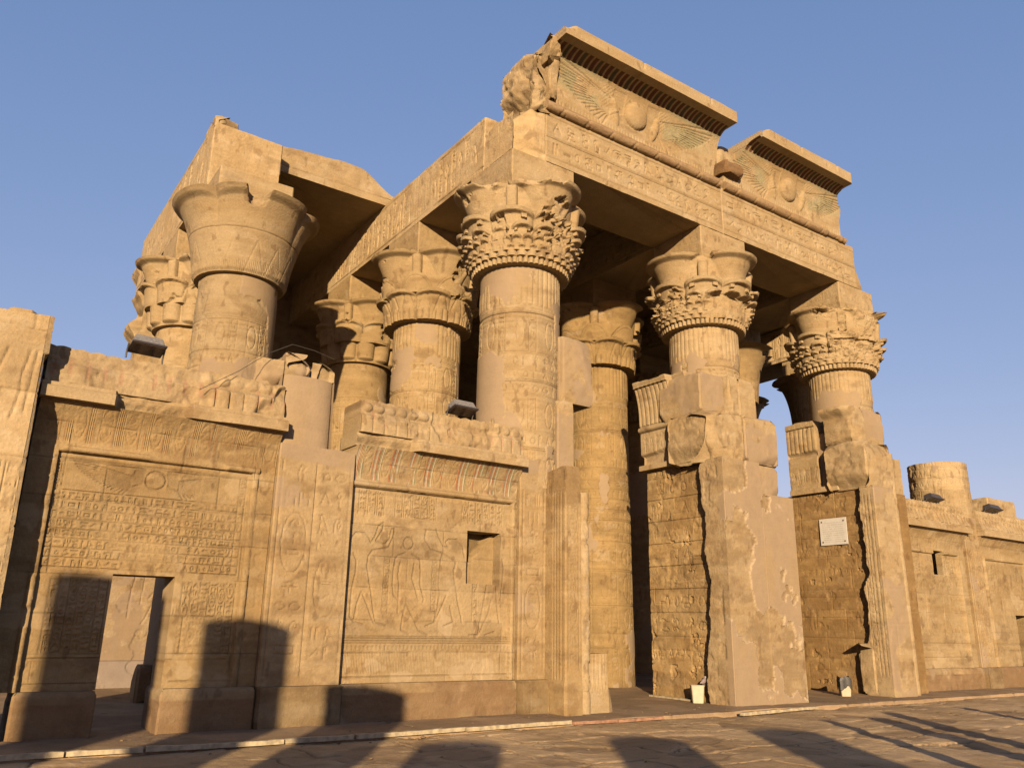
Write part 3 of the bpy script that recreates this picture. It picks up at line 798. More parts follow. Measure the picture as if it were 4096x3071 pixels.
# ================================================================== COLUMNS
ZN, ZR, ZA = 9.2, 11.08, 11.95       # neck, rim, top of abacus
def capital_r(kind, th, z, seed):
    """radius field of a capital"""
    t = np.clip((z - ZN) / (ZR - ZN), 0, 1)
    q = 2 * math.pi
    def lobe(nl, ph=0.0):
        f = ((th - ph) / q * nl) % 1.0 - .5           # -0.5..0.5 inside a lobe
        return f * 2
    core = 1.03 + .22 * t
    if kind == 'round':
        r = 1.02 + .14 * t + .26 * t ** 3 + .14 * t ** 8 + .13 * ss(t, .92, .975)
        f = lobe(24)
        return r - .012 * (gauss(np.abs(f), 1.0, .12)) * (t < .45) + 0 * th
    if kind == 'bell':
        nl = lobe(4, math.pi / 4 * 0 - math.pi / 4)
        arch = .955 - .05 * np.abs(nl) ** 3
        r = 1.03 + .22 * t + .24 * t ** 2.2 + .10 * t ** 8 - .17 * np.abs(nl) ** 7 * t ** 3 + .09 * ss(t, arch - .05, arch + .015) * (1 - .5 * np.abs(nl) ** 6)
        r = r + .05 * ss(t, .0, .06) - .02 * gauss(t, .54, .007)
        tri = np.abs(lobe(14)); r = r - .010 * (gauss(tri * .45, np.clip(.42 - t, 0, 1), .03)) * (t < .42)
        return r - .012 * gauss((tri * 6) % 1.0, .5, .2) * (t < .16)
    # four large open umbels
    nl = lobe(4, -math.pi / 4); phi = nl * math.pi / 4
    a = .80; tz = np.clip((t - .40) / .60, 0, 1)
    lipz = .925 - .02 * nl ** 2
    rho = .40 + .20 * tz + .20 * tz ** 2.2 + .12 * ss(tz, lipz - .05, lipz + .03)
    s2 = rho ** 2 - (a * np.sin(phi)) ** 2
    r4 = a * np.cos(phi) + np.sqrt(np.clip(s2, .0, 9)) - 9 * (s2 < 0)
    r4 = np.where(t > .36, np.maximum(r4, core), core)
    r4 = np.where((np.abs(nl) > .87) & (t > .40) & (t < .93), np.maximum(r4, 1.14 + .20 * t + .07 * np.sqrt(np.clip(1 - ((1 - np.abs(nl)) / .12) ** 2, 0, 1))), r4)
    r = r4
    def tier(n, ph, t0, t1, base, bulge, lip, arch, lw=.035, flare=.0):
        f = lobe(n, ph); te = t1 - arch * np.abs(f) ** 2.2
        lz = te - lw * 1.5
        rr = base + .26 * t + bulge * np.sqrt(np.clip(1 - (f / 1.0) ** 2, 0, 1)) + flare * np.clip((t - t0) / (te - t0), 0, 1) ** 3 + lip * ss(t, lz - lw * .8, lz) * np.sqrt(np.clip(1 - f ** 2, 0, 1))
        return np.where((t < te) & (t >= t0), rr, 0), f, te
    if kind == 'composite':
        x, f, te = tier(8, math.pi / 8, .30, .62, 1.07, .14, .14, .05, .030, .04); r = np.maximum(r, x)
        m_ = (np.abs(np.abs(f) - .55) < .12) & (t < te) & (t > te - .11); r = np.where(m_, np.maximum(r, 1.40), r)
        x, f, te = tier(16, 0, .20, .44, 1.09, .12, .13, .045, .026, .03); r = np.maximum(r, x)
        m_ = (np.abs(np.abs(f) - .55) < .15) & (t < te) & (t > te - .085); r = np.where(m_, np.maximum(r, 1.35), r)
        x, f, te = tier(32, 0, .13, .305, 1.10, .10, .10, .03, .020, .02); r = np.maximum(r, x)
        x, f, te = tier(32, math.pi / 32, .07, .20, 1.08, .10, .07, .03, .016); r = np.maximum(r, x)
        x, f, te = tier(56, 0, .0, .115, 1.03, .09, .03, .02, .012); r = np.maximum(r, x)
    elif kind == 'palm':
        x, f, te = tier(8, math.pi / 8, .36, .66, 1.04, .20, .0, .26); r = np.maximum(r, x)
        r = r - .02 * (np.abs(t - te + .06) < .008) * (t < .66) * (t > .4)
        x, f, te = tier(8, 0, .0, .415, 1.06, .09, .13, .035, .03, .06); r = np.maximum(r, x)
        f16 = lobe(16); r = r - .028 * gauss(np.abs(f16), np.clip(.95 - (t - .1) * 2.6, 0, 1), .10) * (t < .34)
        f = lobe(40); r = r + np.where(t < .16, .04 * np.sqrt(np.clip(1 - (f / .95) ** 2, 0, 1)), 0)
    elif kind == 'buds':
        x, f, te = tier(8, math.pi / 8, .30, .66, 1.06, .16, .12, .06, .03); r = np.maximum(r, x)
        x, f, te = tier(12, 0, .0, .47, .94, .22, .0, .12); r = np.maximum(r, x * (1 - .12 * (1 - ss(t, 0, .06))))
    return r

def make_column(x, y, kind, label, seed, z0=0.0, zt=ZN, capital=True, abacus=True, damage=None, gold=0.0, fine=1.0, plast=.5, ribs=1.0, bell_rim=0, cusp=0, abfn=None, group=None, name='column', tone=1.0, sd=1.0):
    t = thing(name, label, 'column', (x, y, 0), group)
    loc = (x, y, 0)
    n = int(300 * fine)
    Fp, N, sid, su = circfoot(x, y, .92, n)
    dz = .026 / fine
    cv = Canvas(0, 2 * math.pi, 0, 9.3, .012); r = random.Random(seed)
    def rad(z): return .955 - .006 * z
    # bands of carving round the shaft (u = angle, v = height)
    z = 8.1
    while z > .7:
        h = r.choice([.22, .28, .75, .9, .32])
        cv.line([(0, z), (6.28, z)], .012); cv.line([(0, z + .04), (6.28, z + .04)], .010)
        if h < .5:
            nb = r.choice([18, 24, 30])
            for k in range(nb): glyph(cv, k * 2 * math.pi / nb, z - h + .02, 4.2 / nb, h - .04, r.choice([2, 4, 10, 16, 12, 0]), .012)
        else:
            nb = 8
            for k in range(nb):
                b = k * 2 * math.pi / nb
                cv.circ(b + .2, z - h * .5, .12, h * .36, .012)
                column_text(cv, b + .42, b + .60, z - h + .03, z - .03, r, .010, cart=False)
        z -= h + .04
    def sh(S, U, Z, P):
        R = rad(Z) - .92
        q = ss(fbm(P, .75, 5, seed + 4), .50 + .1 * (1 - plast), .508 + .1 * (1 - plast))     # plastered zone
        rib = .020 * np.sqrt(np.clip(1 - (((U / (2 * math.pi) * 44) % 1.0 - .5) * 2.1) ** 2, 0, 1))
        ribm = ss(Z, 8.28, 8.32) * ribs
        rings = -.010 * ((np.sin(Z * 60) > .6) & (Z > 7.85) & (Z < 8.28))
        g, _ = joints(U * .92, Z, 1.02, 2.9, seed, .012)
        d = R - cv.get(U, Z) * .020 * (Z < 8.15) * sd + rib * ribm + rings - .008 * g
        d = d * (1 - q) + q * (R + .012) + rough(P, .006, seed) * (1 - q * .8) - .03 * ss(fbm(P, 1.4, 4, seed + 9), .64, .72) * (1 - q)
        return d
    def cc(P, U, Z):
        q = ss(fbm(P, .75, 5, seed + 4), .50 + .1 * (1 - plast), .508 + .1 * (1 - plast))
        _, bt = joints(U * .92, Z, 1.02, 2.9, seed)
        c = stonecol(P, seed, plaster=q, gold=gold, blocks=bt)
        c[..., :3] *= tone
        return c
    if zt > z0:
        tf = None if capital else (lambda xx, yy: ragged(xx, yy, zt, .03, seed))
        loft('shaft', Fp, N, axis([z0, zt], dz), sh, cc, STONE, t, sid=sid, su=su, loc=loc, topf=tf, zl=z0 + .5 if not capital else None)
    if capital:
        nn = int(420 * fine)
        Fp, N, sid, su = circfoot(x, y, 1.0, nn)
        zs = axis([ZN, ZR], .0155 / fine)
        def cd(S, U, Z, P):
            rr = capital_r(kind, U - cusp, Z, seed)
            t_ = (Z - ZN) / (ZR - ZN)
            P2 = np.stack([x + rr * np.cos(U), y + rr * np.sin(U), Z], -1)
            rr = rr + rough(P2, .008, seed)
            # broken lips
            b = ss(fbm(P2, 1.6, 5, seed + 60), .60, .635) * ss(rr, 1.22, 1.32) * (0 if kind == 'bell' else .8)
            rr = rr - b * (rr - 1.16) * .75 * (.5 + fbm(P2, 6, 3, seed + 61))
            if damage is not None:
                m, target = damage(U, Z)
                m = ss(m + (fbm(P2, 2.2, 4, seed + 62) - .5) * .9, .45, .62)
                rr = lerp(rr, np.minimum(rr, target + (.45 if seed == 31 else .14) * (fbm(P2, 3.4, 5, seed + 63) - .5)), m)
            return rr - 1.0
        def cco(P, U, Z):
            c = stonecol(P, seed + 3, gold=gold, dark=-.1); c[..., :3] *= tone; return c
        # lip of the rim: the top edge turns in
        loft('capital', Fp, N, zs, cd, cco, STONE, t, sid=sid, su=su, loc=loc, angle=50)
    if abacus:
        if abfn is not None: abfn(t, loc)
        else:
            Fp, N, sid, su = rectfoot(x - .9, x + .9, y - .9, y + .9, (.03, .05, .1, .03))
            cva = Canvas(-1.1, 1.1, ZR, ZA); rr_ = random.Random(seed)
            for k in range(3): row(cva, -.8, .8, ZR + .12 + k * .3, .24, rr_, .012)
            def da(S, U, Z, P):
                uu = np.where((S == 0) | (S == 2), U - x, U - y)
                return rough(P, .010, seed) - .010 * cva.get(uu, Z) - .05 * ss(ZR + .35 - Z, 0, .3) * fbm(P, 3, 3, seed)
            loft('abacus', Fp, N, axis([ZR - .02, ZA - .003], .03), da, lambda P, U, Z: stonecol(P, seed + 8, gold=gold), STONE, t, sid=sid, su=su, loc=loc)
    return t

CX = [4.92, 10.0, 16.13, 22.27, 27.6]; CY = [14.22, 18.6, 23.0]
def dmg_c2(U, Z):
    # the front of the rim has broken away
    d = ((U - math.radians(228) + math.pi) % (2 * math.pi)) - math.pi
    return .74 * gauss(d, 0, 1.1) * ss(Z, 10.45, 10.62), 1.36
def dmg_c4(U, Z):
    d = ((U - math.radians(250) + math.pi) % (2 * math.pi)) - math.pi
    m = gauss(d, 0, .9) * 1.1 * ss(Z, 9.25, 9.5)
    m = np.maximum(m, gauss(d, .1, 1.0) * ss(Z, 10.2, 10.4) * .60)
    return m, 1.14 + .10 * (Z > 10.1)
def dmg_c3(U, Z):
    d = ((U - math.radians(262) + math.pi) % (2 * math.pi)) - math.pi
    return gauss(d, 0, .8) * ss(10.15 - Z, 0, .3) * .95, 1.16
def dmg_rim(a, w):
    def f(U, Z):
        d = ((U - math.radians(a) + math.pi) % (2 * math.pi)) - math.pi
        return gauss(d, 0, w) * ss(Z, 10.6, 10.8), 1.30
    return f

make_column(CX[1], CY[0], 'composite', 'tall front column with a deeply carved many-tiered leaf capital, left of the two gateways', 12, z0=4.3, damage=dmg_c2, fine=1.25, plast=.8)
make_column(CX[2], CY[0], 'composite', 'front column rising from the plastered pier between the two gateways', 23, z0=5.0, damage=dmg_c3, fine=1.2, plast=.9)
make_column(CX[3], CY[0], 'composite', 'rightmost full front column, its capital badly broken and ragged against the sky', 31, z0=5.0, damage=dmg_c4, fine=1.1, plast=.9)
def ab_r2c1(t, loc):
    x, y = CX[0] - .07, CY[1]
    Fp, N, sid, su = rectfoot(x - .9, x + .9, y - .55, y + .9, (.03, .05, .1, .04))
    def da(S, U, Z, P): return rough(P, .012, 5) + .0 * Z - .04 * ss(fbm(P, 1.2, 3, 8), .55, .65) * (S == 0)
    loft('abacus', Fp, N, axis([ZR - .02, ZA - .003], .03), da, lambda P, U, Z: stonecol(P, 8, pale=.2), STONE, t, sid=sid, su=su, loc=loc)
make_column(CX[0] - .07, CY[1], 'bell', 'second-row column at left with a broad smooth bell capital and patched plaster shaft', 47, damage=dmg_rim(262, .20), fine=1.15, plast=1.05, ribs=0, abfn=ab_r2c1, tone=.89)
make_column(CX[1], CY[1], 'palm', 'second-row column with a four-lobed palm capital, left of the deeply carved front capital', 52, fine=1.1, gold=.45, plast=.1)
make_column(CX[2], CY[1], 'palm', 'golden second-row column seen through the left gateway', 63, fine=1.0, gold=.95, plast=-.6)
make_column(CX[3], CY[1], 'round', 'second-row column whose round bell capital shows right of the middle front column', 74, fine=.7, gold=.6, plast=.2)
make_column(CX[4], CY[1], 'round', 'second-row column with a shaded round bell capital seen against a slit of sky', 75, fine=.8, gold=.3, plast=.2)
make_column(CX[0] - .07, CY[2], 'buds', 'third-row column at far left, half hidden behind the broad bell capital', 86, fine=.85, gold=.15, plast=.1, ribs=0)
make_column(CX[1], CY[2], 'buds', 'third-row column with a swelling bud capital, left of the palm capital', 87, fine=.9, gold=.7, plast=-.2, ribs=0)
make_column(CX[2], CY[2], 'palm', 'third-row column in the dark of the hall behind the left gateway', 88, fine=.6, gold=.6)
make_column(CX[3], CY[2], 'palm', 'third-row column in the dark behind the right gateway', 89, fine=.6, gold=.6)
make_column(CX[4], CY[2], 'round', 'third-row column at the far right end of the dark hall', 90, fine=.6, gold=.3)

# broken first column: inscribed pillar face, plastered drum, rough masonry on top
def broken_first():
    t = thing('broken_column', 'plastered stump of the lost first column between the two left screen walls', 'column', (5.1, 14.2, 0))
    loc = (5.1, 14.2, 0)
    Fp, N, sid, su, D, C, zs = make_strip('pillar_face', 4.47, 5.85, 4.5, '', 61, plaster_above=4.2)
    loft('pillar_face', Fp, N, zs, D, C, STONE, t, sid=sid, su=su, loc=loc, topf=lambda x, y: ragged(x, y, 4.5, .1, 4), zl=4.2)
    Fp, N, sid, su = rectfoot(4.42, 5.36, 13.35, 14.9, (.03, .03, .2, .05), .12)
    loft('shaft', Fp, N, axis([4.3, 5.72], .03), lambda S, U, Z, P: rough(P, .010, 3) + .02 * (5.75 - Z) - .10 * np.abs((P[..., 0] - 4.89) / .47) ** 4 * (S == 0), lambda P, U, Z: stonecol(P, 5, plaster=.97 * ss(fbm(P, 1.4, 5, 9), .36, .38)), STONE, t, sid=sid, su=su, loc=loc, topf=lambda x, y: ragged(x, y, 5.72, .06, 5), zl=5.2)
    rock('rubble_block', 3.98, 4.50, 13.5, 14.6, 5.50, 5.98, 71, .02, t, loc=loc, plaster=.3, topamp=.12)
    rock('rubble_block', 4.48, 4.92, 13.40, 14.5, 5.66, 6.12, 72, .025, t, loc=loc, plaster=.7)
    rock('rubble_block', 4.93, 5.38, 13.44, 14.6, 5.66, 6.06, 73, .025, t, loc=loc, plaster=.7)
broken_first()

# flat inscribed pillar face at the foot of the second front column, with the left jamb of the left gateway
def left_jamb():
    t = thing('gateway_jamb', 'left jamb of the left gateway, inscribed, with a round corner moulding and a battered foot', 'jamb', (10.3, 13.0, 0))
    loc = (10.3, 13.0, 0)
    Fp, N, sid, su, D, C, zs = make_strip('pillar_face', 9.45, 10.12, 4.9, '', 64, plaster_above=4.55, cols=1)
    loft('pillar_face', Fp, N, zs, D, C, STONE, t, sid=sid, su=su, loc=loc, topf=lambda x, y: ragged(x, y, 4.9, .25, 6), zl=4.3)
    # projecting jamb
    Fp, N, sid, su = rectfoot(10.10, 10.50, 12.66, 14.2, (.02, .05, .2, .02))
    cv = Canvas(12.6, 14.3, 0, 4.8); r = random.Random(5)
    for k in range(4): cv.line([(12.78 + k * .09, .62), (12.78 + k * .09, 4.2)], .012)
    cvf = Canvas(10.0, 10.6, 0, 4.8); column_text(cvf, 10.17, 10.42, .8, 3.9, r, .012)
    def D(S, U, Z, P):
        g, _ = joints(U, Z, .56, 2, 7)
        return rough(P, .006, 7) - .008 * g - np.where(S == 3, cv.get(U, Z), cvf.get(U, Z) * .8) * .014 - .05 * ss(Z, 4.15, 4.2) * fbm(P, 3, 4, 8) - .02 * ss(Z, .56, .6) + .03
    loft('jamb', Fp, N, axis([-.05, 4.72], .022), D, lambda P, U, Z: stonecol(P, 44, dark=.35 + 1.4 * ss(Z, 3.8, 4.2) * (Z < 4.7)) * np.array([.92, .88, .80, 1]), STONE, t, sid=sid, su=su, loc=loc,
         topf=lambda x, y: ragged(x, y, 4.68, .12, 8), zl=4.2)
    Fp, N, sid, su = circfoot(10.66, 12.80, .125, 40)
    loft('corner_moulding', Fp, N, axis([-.05, 4.2], .03),
         lambda S, U, Z, P: rough(P, .012, 17, .03) - .012 * (np.sin(Z * 9 + U * 2) > .95) - .012 * (np.abs((Z % .95) - .4) < .012) - .05 * ss(fbm(P, 1.2, 3, 2), .55, .6) * (Z > 3.6),
         lambda P, U, Z: stonecol(P, 45, pale=.9), STONE, t, sid=sid, su=su, loc=loc)
    Fp, N, sid, su = rectfoot(10.55, 11.05, 12.86, 14.2, (.03, .04, .2, .2))
    loft('rear_jamb', Fp, N, axis([-.05, 3.9], .035), lambda S, U, Z, P: rough(P, .02, 18, .03) - .45 * ss(Z + .3 * fbm(P, 2, 3, 5), .95, 1.3) * (P[..., 0] > 10.7) * (S < 2),
         lambda P, U, Z: stonecol(P, 46, gold=.2), STONE, t, sid=sid, su=su, loc=loc)
    # flaring fluted foot
    Fp, N, sid, su = rectfoot(10.78, 11.28, 12.82, 13.9, (.012, .03, .2, .1))
    loft('battered_foot', Fp, N, axis([-.05, 1.08], .025),
         lambda S, U, Z, P: .14 * ss(.75 - Z, 0, .8) * (S == 1) + .05 * ss(.8 - Z, 0, .8) * (S == 0) + .010 * np.sin(U * 150) * (S == 0) * ss(Z, .35, .5) + rough(P, .008, 19),
         lambda P, U, Z: stonecol(P, 47, pale=.9 * 1), STONE, t, sid=sid, su=su, loc=loc)
    # rebuilt upper part beside the column shaft
    def cutu(S, U, Z, P): return -.05 * (S == 0)
    rock('upper_jamb', 10.45, 11.42, 13.32, 14.6, 6.25, 7.75, 81, .018, t, loc=loc, plaster=.75, topamp=.04, step=.035)
    rock('upper_jamb', 10.40, 10.86, 13.30, 14.6, 4.55, 6.27, 82, .012, t, loc=loc, plaster=.95, topamp=.0, step=.035)
left_jamb()

# anta at the far left
def anta():
    t = thing('corner_pier', 'tall inscribed corner pier cut off by the left edge, a small slab on its top', 'pier', (0, 13, 0))
    loc = (0, 13, 0)
    Fp, N, sid, su = rectfoot(-.85, .78, 12.88, 13.95, (.02, .05, .3, .3))
    cv = Canvas(-2.6, 1, 0, 5.9); r = random.Random(3)
    for k in range(9): column_text(cv, .58 - k * .33, .85 - k * .33, .7, 3.6, r, .012)
    for pts in ([(.35, 5.2), (.28, 4.9), (.18, 4.6), (.12, 4.2), (.0, 3.7)], [(.62, 5.2), (.56, 4.8), (.58, 4.6), (.52, 4.2)], [(.7, 5.2), (.66, 4.3)]):
        cv.line(pts, .03)
    def D(S, U, Z, P):
        g, _ = joints(U, Z, .92, 1.6, 9, .014)
        return rough(P, .007, 9) - .014 * g - cv.get(U, Z) * .018 * (S == 0) + np.where(S == 1, .012 * (5.7 - Z) + .05 * (Z > 5.2), 0) + .13 * (S == 0) * (Z < .6)
    loft('pier_body', Fp, N, axis([-.05, .598, .602, 5.78], .025), D, lambda P, U, Z: np.array([1.1, 1.1, 1.1, 1]) * stonecol(P, 91, dark=.0, blocks=joints(U, Z, .92, 1.6, 9)[1]), STONE, t, sid=sid, su=su, loc=loc,
         topf=lambda x, y: ragged(x, y, 5.74, .05, 3), zl=5.3)
    o = rock('cap_slab', .18, .68, 13.2, 13.9, 5.76, 5.90, 5, .012, None, topamp=.02)
    tag(o, 'thin grey slab lying on the tall corner pier at left', 'stone slab')
anta()

# jambs right and left of the central pier ------------------------------------------------
def central_pier():
    t = thing('gateway_pier', 'massive plastered pier between the two gateways with a deep broken slot down its left side', 'pier', (15.9, 13.5, 0))
    loc = (15.9, 13.5, 0)
    # front plastered mass, left half higher
    def front_D(seed, zt):
        def D(S, U, Z, P):
            d = rough(P, .003, seed)
            patch = ss(fbm(P, 1.15, 6, 320), .525, .535)
            d = d - .030 * patch * (S == 0) - .02 * patch * fbm(P, 6, 3, 5) * (S == 0)
            # ragged rear edge of the left face
            rag = .28 * ss(P[..., 1] - (13.16 + .75 * (fbm(np.stack([0 * Z, 0 * Z, Z], -1), 1.1, 5, 7) - .5)), .0, .05) * (S == 3)
            return d - rag + rough(P, .016, seed + 2, .02) * (S == 3) * ss(P[..., 1], 12.68, 12.78) + .004 * (4.7 - Z) * (S == 1)
        return D
    def colf(P, U, Z):
        patch = ss(fbm(P, 1.15, 6, 320), .525, .535)
        left = ss(P[..., 1], 12.66, 12.76)
        pl = np.clip(1 - patch * .95 - left, 0, 1)
        c = stonecol(P, 55, plaster=pl, pale=.1, dark=.55)
        c[..., :3] = c[..., :3] * (1 - .06 * (patch * (1 - left))[..., None])
        rim = gauss(fbm(P, 1.15, 6, 320), .526, .008)
        c[..., :3] = lerp(c[..., :3], PALE, (rim * .55 * (1 - left))[..., None])
        return c
    Fp, N, sid, su = rectfoot(14.66, 16.0, 12.53, 13.42, (.022, .1, .2, .016))
    Fp[(sid == 2) & (Fp[:, 0] < 15.05), 0] = 15.05
    loft('plastered_front', Fp, N, axis([-.05, 5.46], .026), front_D(1, 5.45), colf, STONE, t, sid=sid, su=su, loc=loc)
    Fp, N, sid, su = rectfoot(15.99, 17.2, 12.535, 13.42, (.022, .03, .2, .1))
    loft('plastered_front', Fp, N, axis([-.05, 4.72], .026), front_D(1, 4.7), colf, STONE, t, sid=sid, su=su, loc=loc)
    # rear mass with carved door cheek
    Fp, N, sid, su = rectfoot(14.90, 17.15, 13.0, 15.3, (.06, .04, .2, .018))
    cv = Canvas(13.2, 15.4, 0, 5.8); r = random.Random(8)
    for k in range(9): cv.line([(13.3, .85 + k * .55), (15.3, .85 + k * .55)], .012)
    for k in range(9): row(cv, 13.45, 15.25, .90 + k * .55, r.choice([.22, .34, .42]), r, .014, r.choice([.5, .8, 1.0]))
    def D(S, U, Z, P):
        g, _ = joints(U, Z, .54, 1.1, 33, .012)
        w = ss(fbm(P, 1.3, 4, 77), .5, .62)
        return rough(P, .010, 34, .02) - .010 * g - np.where(S == 3, cv.get(U, Z) * .028, 0) - .03 * w * fbm(P, 6, 4, 5) - .05 * (fbm(P, 3, 4, 78) > .68) * (S == 3)
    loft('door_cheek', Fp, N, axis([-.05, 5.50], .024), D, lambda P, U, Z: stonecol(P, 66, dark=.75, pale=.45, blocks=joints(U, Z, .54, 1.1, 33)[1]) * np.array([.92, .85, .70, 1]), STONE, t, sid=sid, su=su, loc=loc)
    Fp, N, sid, su = rectfoot(14.74, 17.1, 13.5, 15.42, (.06, .04, .2, .03))
    loft('lintel_fillet', Fp, N, axis([5.50, 5.63], .03), lambda S, U, Z, P: rough(P, .012, 36), lambda P, U, Z: stonecol(P, 67), STONE, t, sid=sid, su=su, loc=loc)
    # carved block and cavetto above
    Fp, N, sid, su = rectfoot(14.84, 16.9, 13.75, 15.42, (.06, .04, .2, .016))
    cv2 = Canvas(13.5, 15.5, 5.6, 6.7); 
    for k in range(6): glyph(cv2, 14.15 + k * .2, 5.95, .16, .5, r.choice([9, 3, 14, 2]), .014)
    def D2(S, U, Z, P):
        tor = .09 * np.sqrt(np.clip(1 - ((Z - 6.60) / .075) ** 2, 0, 1))
        cav = .20 * np.clip((Z - 6.68) / 1.15, 0, 1) ** 2.4
        ribs = .028 * np.sqrt(np.clip(1 - (((U / .155) % 1 - .5) * 2.1) ** 2, 0, 1)) * (Z > 6.7) * (Z < 7.72)
        cap = .06 * (Z > 7.70)
        brk = -.10 * ss(5.98 - Z + .3 * (fbm(P, 1.5, 3, 5) - .5), 0, .1)
        rag = -.22 * ss(14.22 + .16 * (fbm(np.stack([0 * Z, 0 * Z, Z], -1), 1.4, 3, 9) - .5) - U, 0, .02)
        return rough(P, .008, 37) + np.where((S == 3) | (S == 2), tor + (cav + ribs + cap) - cv2.get(U, Z) * .013 + brk, 0) + rag * (S == 3)
    loft('cornice_block', Fp, N, axis([5.63, 7.84], .020), D2, lambda P, U, Z: stonecol(P, 68, dark=.25), STONE, t, sid=sid, su=su, loc=loc,
         topf=lambda x, y: ragged(x, y, 7.86, .10, 12), zl=7.72)
    # battered upper masonry over the plaster
    rock('upper_block', 14.50, 15.75, 12.70, 14.2, 5.40, 6.64, 91, .035, t, loc=loc, topamp=.08, step=.035, cut=lambda S, U, Z, P: -.05 - .20 * ss(5.90 - Z, 0, .45) * ((S == 3) | (S == 0)) * ss(15.2 - P[..., 0], 0, .5))
    rock('upper_block', 15.7, 16.95, 12.66, 14.4, 5.48, 6.66, 92, .02, t, loc=loc, plaster=.6, topamp=.05, cut=None)
    rock('upper_block', 15.72, 16.98, 12.74, 14.4, 4.70, 5.52, 96, .02, t, loc=loc, plaster=.5, topamp=.03)
    rock('upper_block', 14.72, 15.62, 13.16, 14.6, 6.62, 7.72, 93, .02, t, loc=loc, plaster=.6, topamp=.10)
    rock('upper_block', 15.60, 15.98, 13.0, 14.4, 6.62, 7.74, 94, .03, t, loc=loc, topamp=.05)
    rock('upper_block', 15.96, 16.62, 12.98, 14.4, 6.62, 7.72, 95, .018, t, loc=loc, plaster=.3, topamp=.06)
central_pier()

def right_jamb():
    t = thing('gateway_jamb', 'right jamb of the right gateway with a white plaque on its shaded cheek and a jagged slot beside it', 'jamb', (21.4, 13.5, 0))
    loc = (21.4, 13.5, 0)
    cvs = Canvas(12.3, 15.4, 0, 6); r = random.Random(18)
    for k in range(3): cvs.line([(12.62 + k * .1, .5), (12.62 + k * .1, 5.2)], .014)
    column_text(cvs, 12.75, 12.98, .8, 5.0, r, .014)
    def D(S, U, Z, P):
        ed = 12.98 + .18 * ss(2.2 - Z, 0, 2.2) + .75 * (fbm(np.stack([0 * Z, 0 * Z, Z], -1), 1.2, 5, 17) - .5)
        rag = .27 * ss(U - ed, 0, .05) * (S == 3)
        g, _ = joints(U, Z, .9, 3, 23, .014)
        return rough(P, .008, 21, .012) - rag - .010 * g - np.where(S == 3, cvs.get(U, Z) * .014, 0) + .006 * (5.4 - Z) * ((S == 1) | (S == 0))
    def C(P, U, Z):
        pl = ss(fbm(P, .8, 3, 222), .44, .46) * (P[..., 1] < 12.56)
        return stonecol(P, 71, plaster=pl, dark=.25, pale=.2)
    Fp, N, sid, su = rectfoot(20.70, 21.72, 12.50, 13.4, (.03, .05, .2, .016))
    Fp[(sid == 2) & (Fp[:, 0] < 21.1), 0] = 21.1
    loft('jamb', Fp, N, axis([-.05, 5.45], .028), D, C, STONE, t, sid=sid, su=su, loc=loc)
    Fp, N, sid, su = rectfoot(20.90, 23.1, 12.95, 15.5, (.05, .05, .2, .018))
    cv = Canvas(13.2, 15.4, 0, 5.8)
    for k in range(9): cv.line([(13.3, .85 + k * .55), (15.3, .85 + k * .55)], .012)
    for k in range(9): row(cv, 13.45, 15.25, .90 + k * .55, r.choice([.22, .34, .42]), r, .014, r.choice([.5, .8, 1.0]))
    def D2(S, U, Z, P):
        g, _ = joints(U, Z, .54, 1.1, 35, .012)
        return rough(P, .010, 39, .02) - .010 * g - np.where(S == 3, cv.get(U, Z) * .015, 0) - .04 * (fbm(P, 3, 4, 79) > .70) * (S == 3)
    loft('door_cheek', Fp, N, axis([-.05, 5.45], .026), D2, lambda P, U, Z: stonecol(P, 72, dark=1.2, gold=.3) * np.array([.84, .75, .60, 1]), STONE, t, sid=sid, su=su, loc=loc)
    Fp, N, sid, su = rectfoot(20.78, 22.9, 13.6, 15.25, (.06, .04, .2, .03))
    loft('lintel_fillet', Fp, N, axis([5.45, 5.60], .03), lambda S, U, Z, P: rough(P, .012, 46), lambda P, U, Z: stonecol(P, 67), STONE, t, sid=sid, su=su, loc=loc)
    Fp, N, sid, su = rectfoot(20.86, 22.8, 14.25, 15.28, (.06, .04, .2, .018))
    cv2 = Canvas(13.5, 15.5, 5.5, 6.7)
    for k in range(5): glyph(cv2, 14.25 + k * .2, 5.75, .16, .5, r.choice([9, 3, 14, 2]), .014)
    def D3(S, U, Z, P):
        ribs = .026 * np.sqrt(np.clip(1 - (((U / .15) % 1 - .5) * 2.1) ** 2, 0, 1)) * (Z > 6.72) * (Z < 7.42)
        return rough(P, .014, 47, .02) + np.where(S == 3, ribs + .05 * (Z > 7.45) - cv2.get(U, Z) * .014 - .08 * gauss(Z, 6.62, .07), 0)
    loft('cornice_block', Fp, N, axis([5.60, 7.58], .022), D3, lambda P, U, Z: stonecol(P, 73, dark=.2, gold=.2), STONE, t, sid=sid, su=su, loc=loc, topf=lambda x, y: ragged(x, y, 7.6, .10, 13), zl=7.4)
    Fp, N, sid, su = rectfoot(21.0, 22.9, 13.5, 14.3, (.06, .04, .2, .03))
    loft('rear_block', Fp, N, axis([5.60, 7.2], .04), lambda S, U, Z, P: rough(P, .01, 48), lambda P, U, Z: stonecol(P, 74, plaster=.8 + 0 * Z), STONE, t, sid=sid, su=su, loc=loc)
    rock('upper_block', 20.62, 21.9, 12.56, 13.9, 5.42, 6.74, 101, .05, t, loc=loc, topamp=.05, cut=lambda S, U, Z, P: -.20 * ss(5.85 - Z, 0, .4) * (S == 3))
    rock('upper_block', 20.72, 21.35, 12.92, 13.9, 6.70, 7.80, 102, .03, t, loc=loc, topamp=.05, cut=lambda S, U, Z, P: .22 * ss(Z, 7.45, 7.75) * (S == 3))
    rock('upper_block', 21.32, 22.4, 12.98, 14.2, 6.70, 7.86, 103, .008, t, loc=loc, plaster=1.2, topamp=.02)
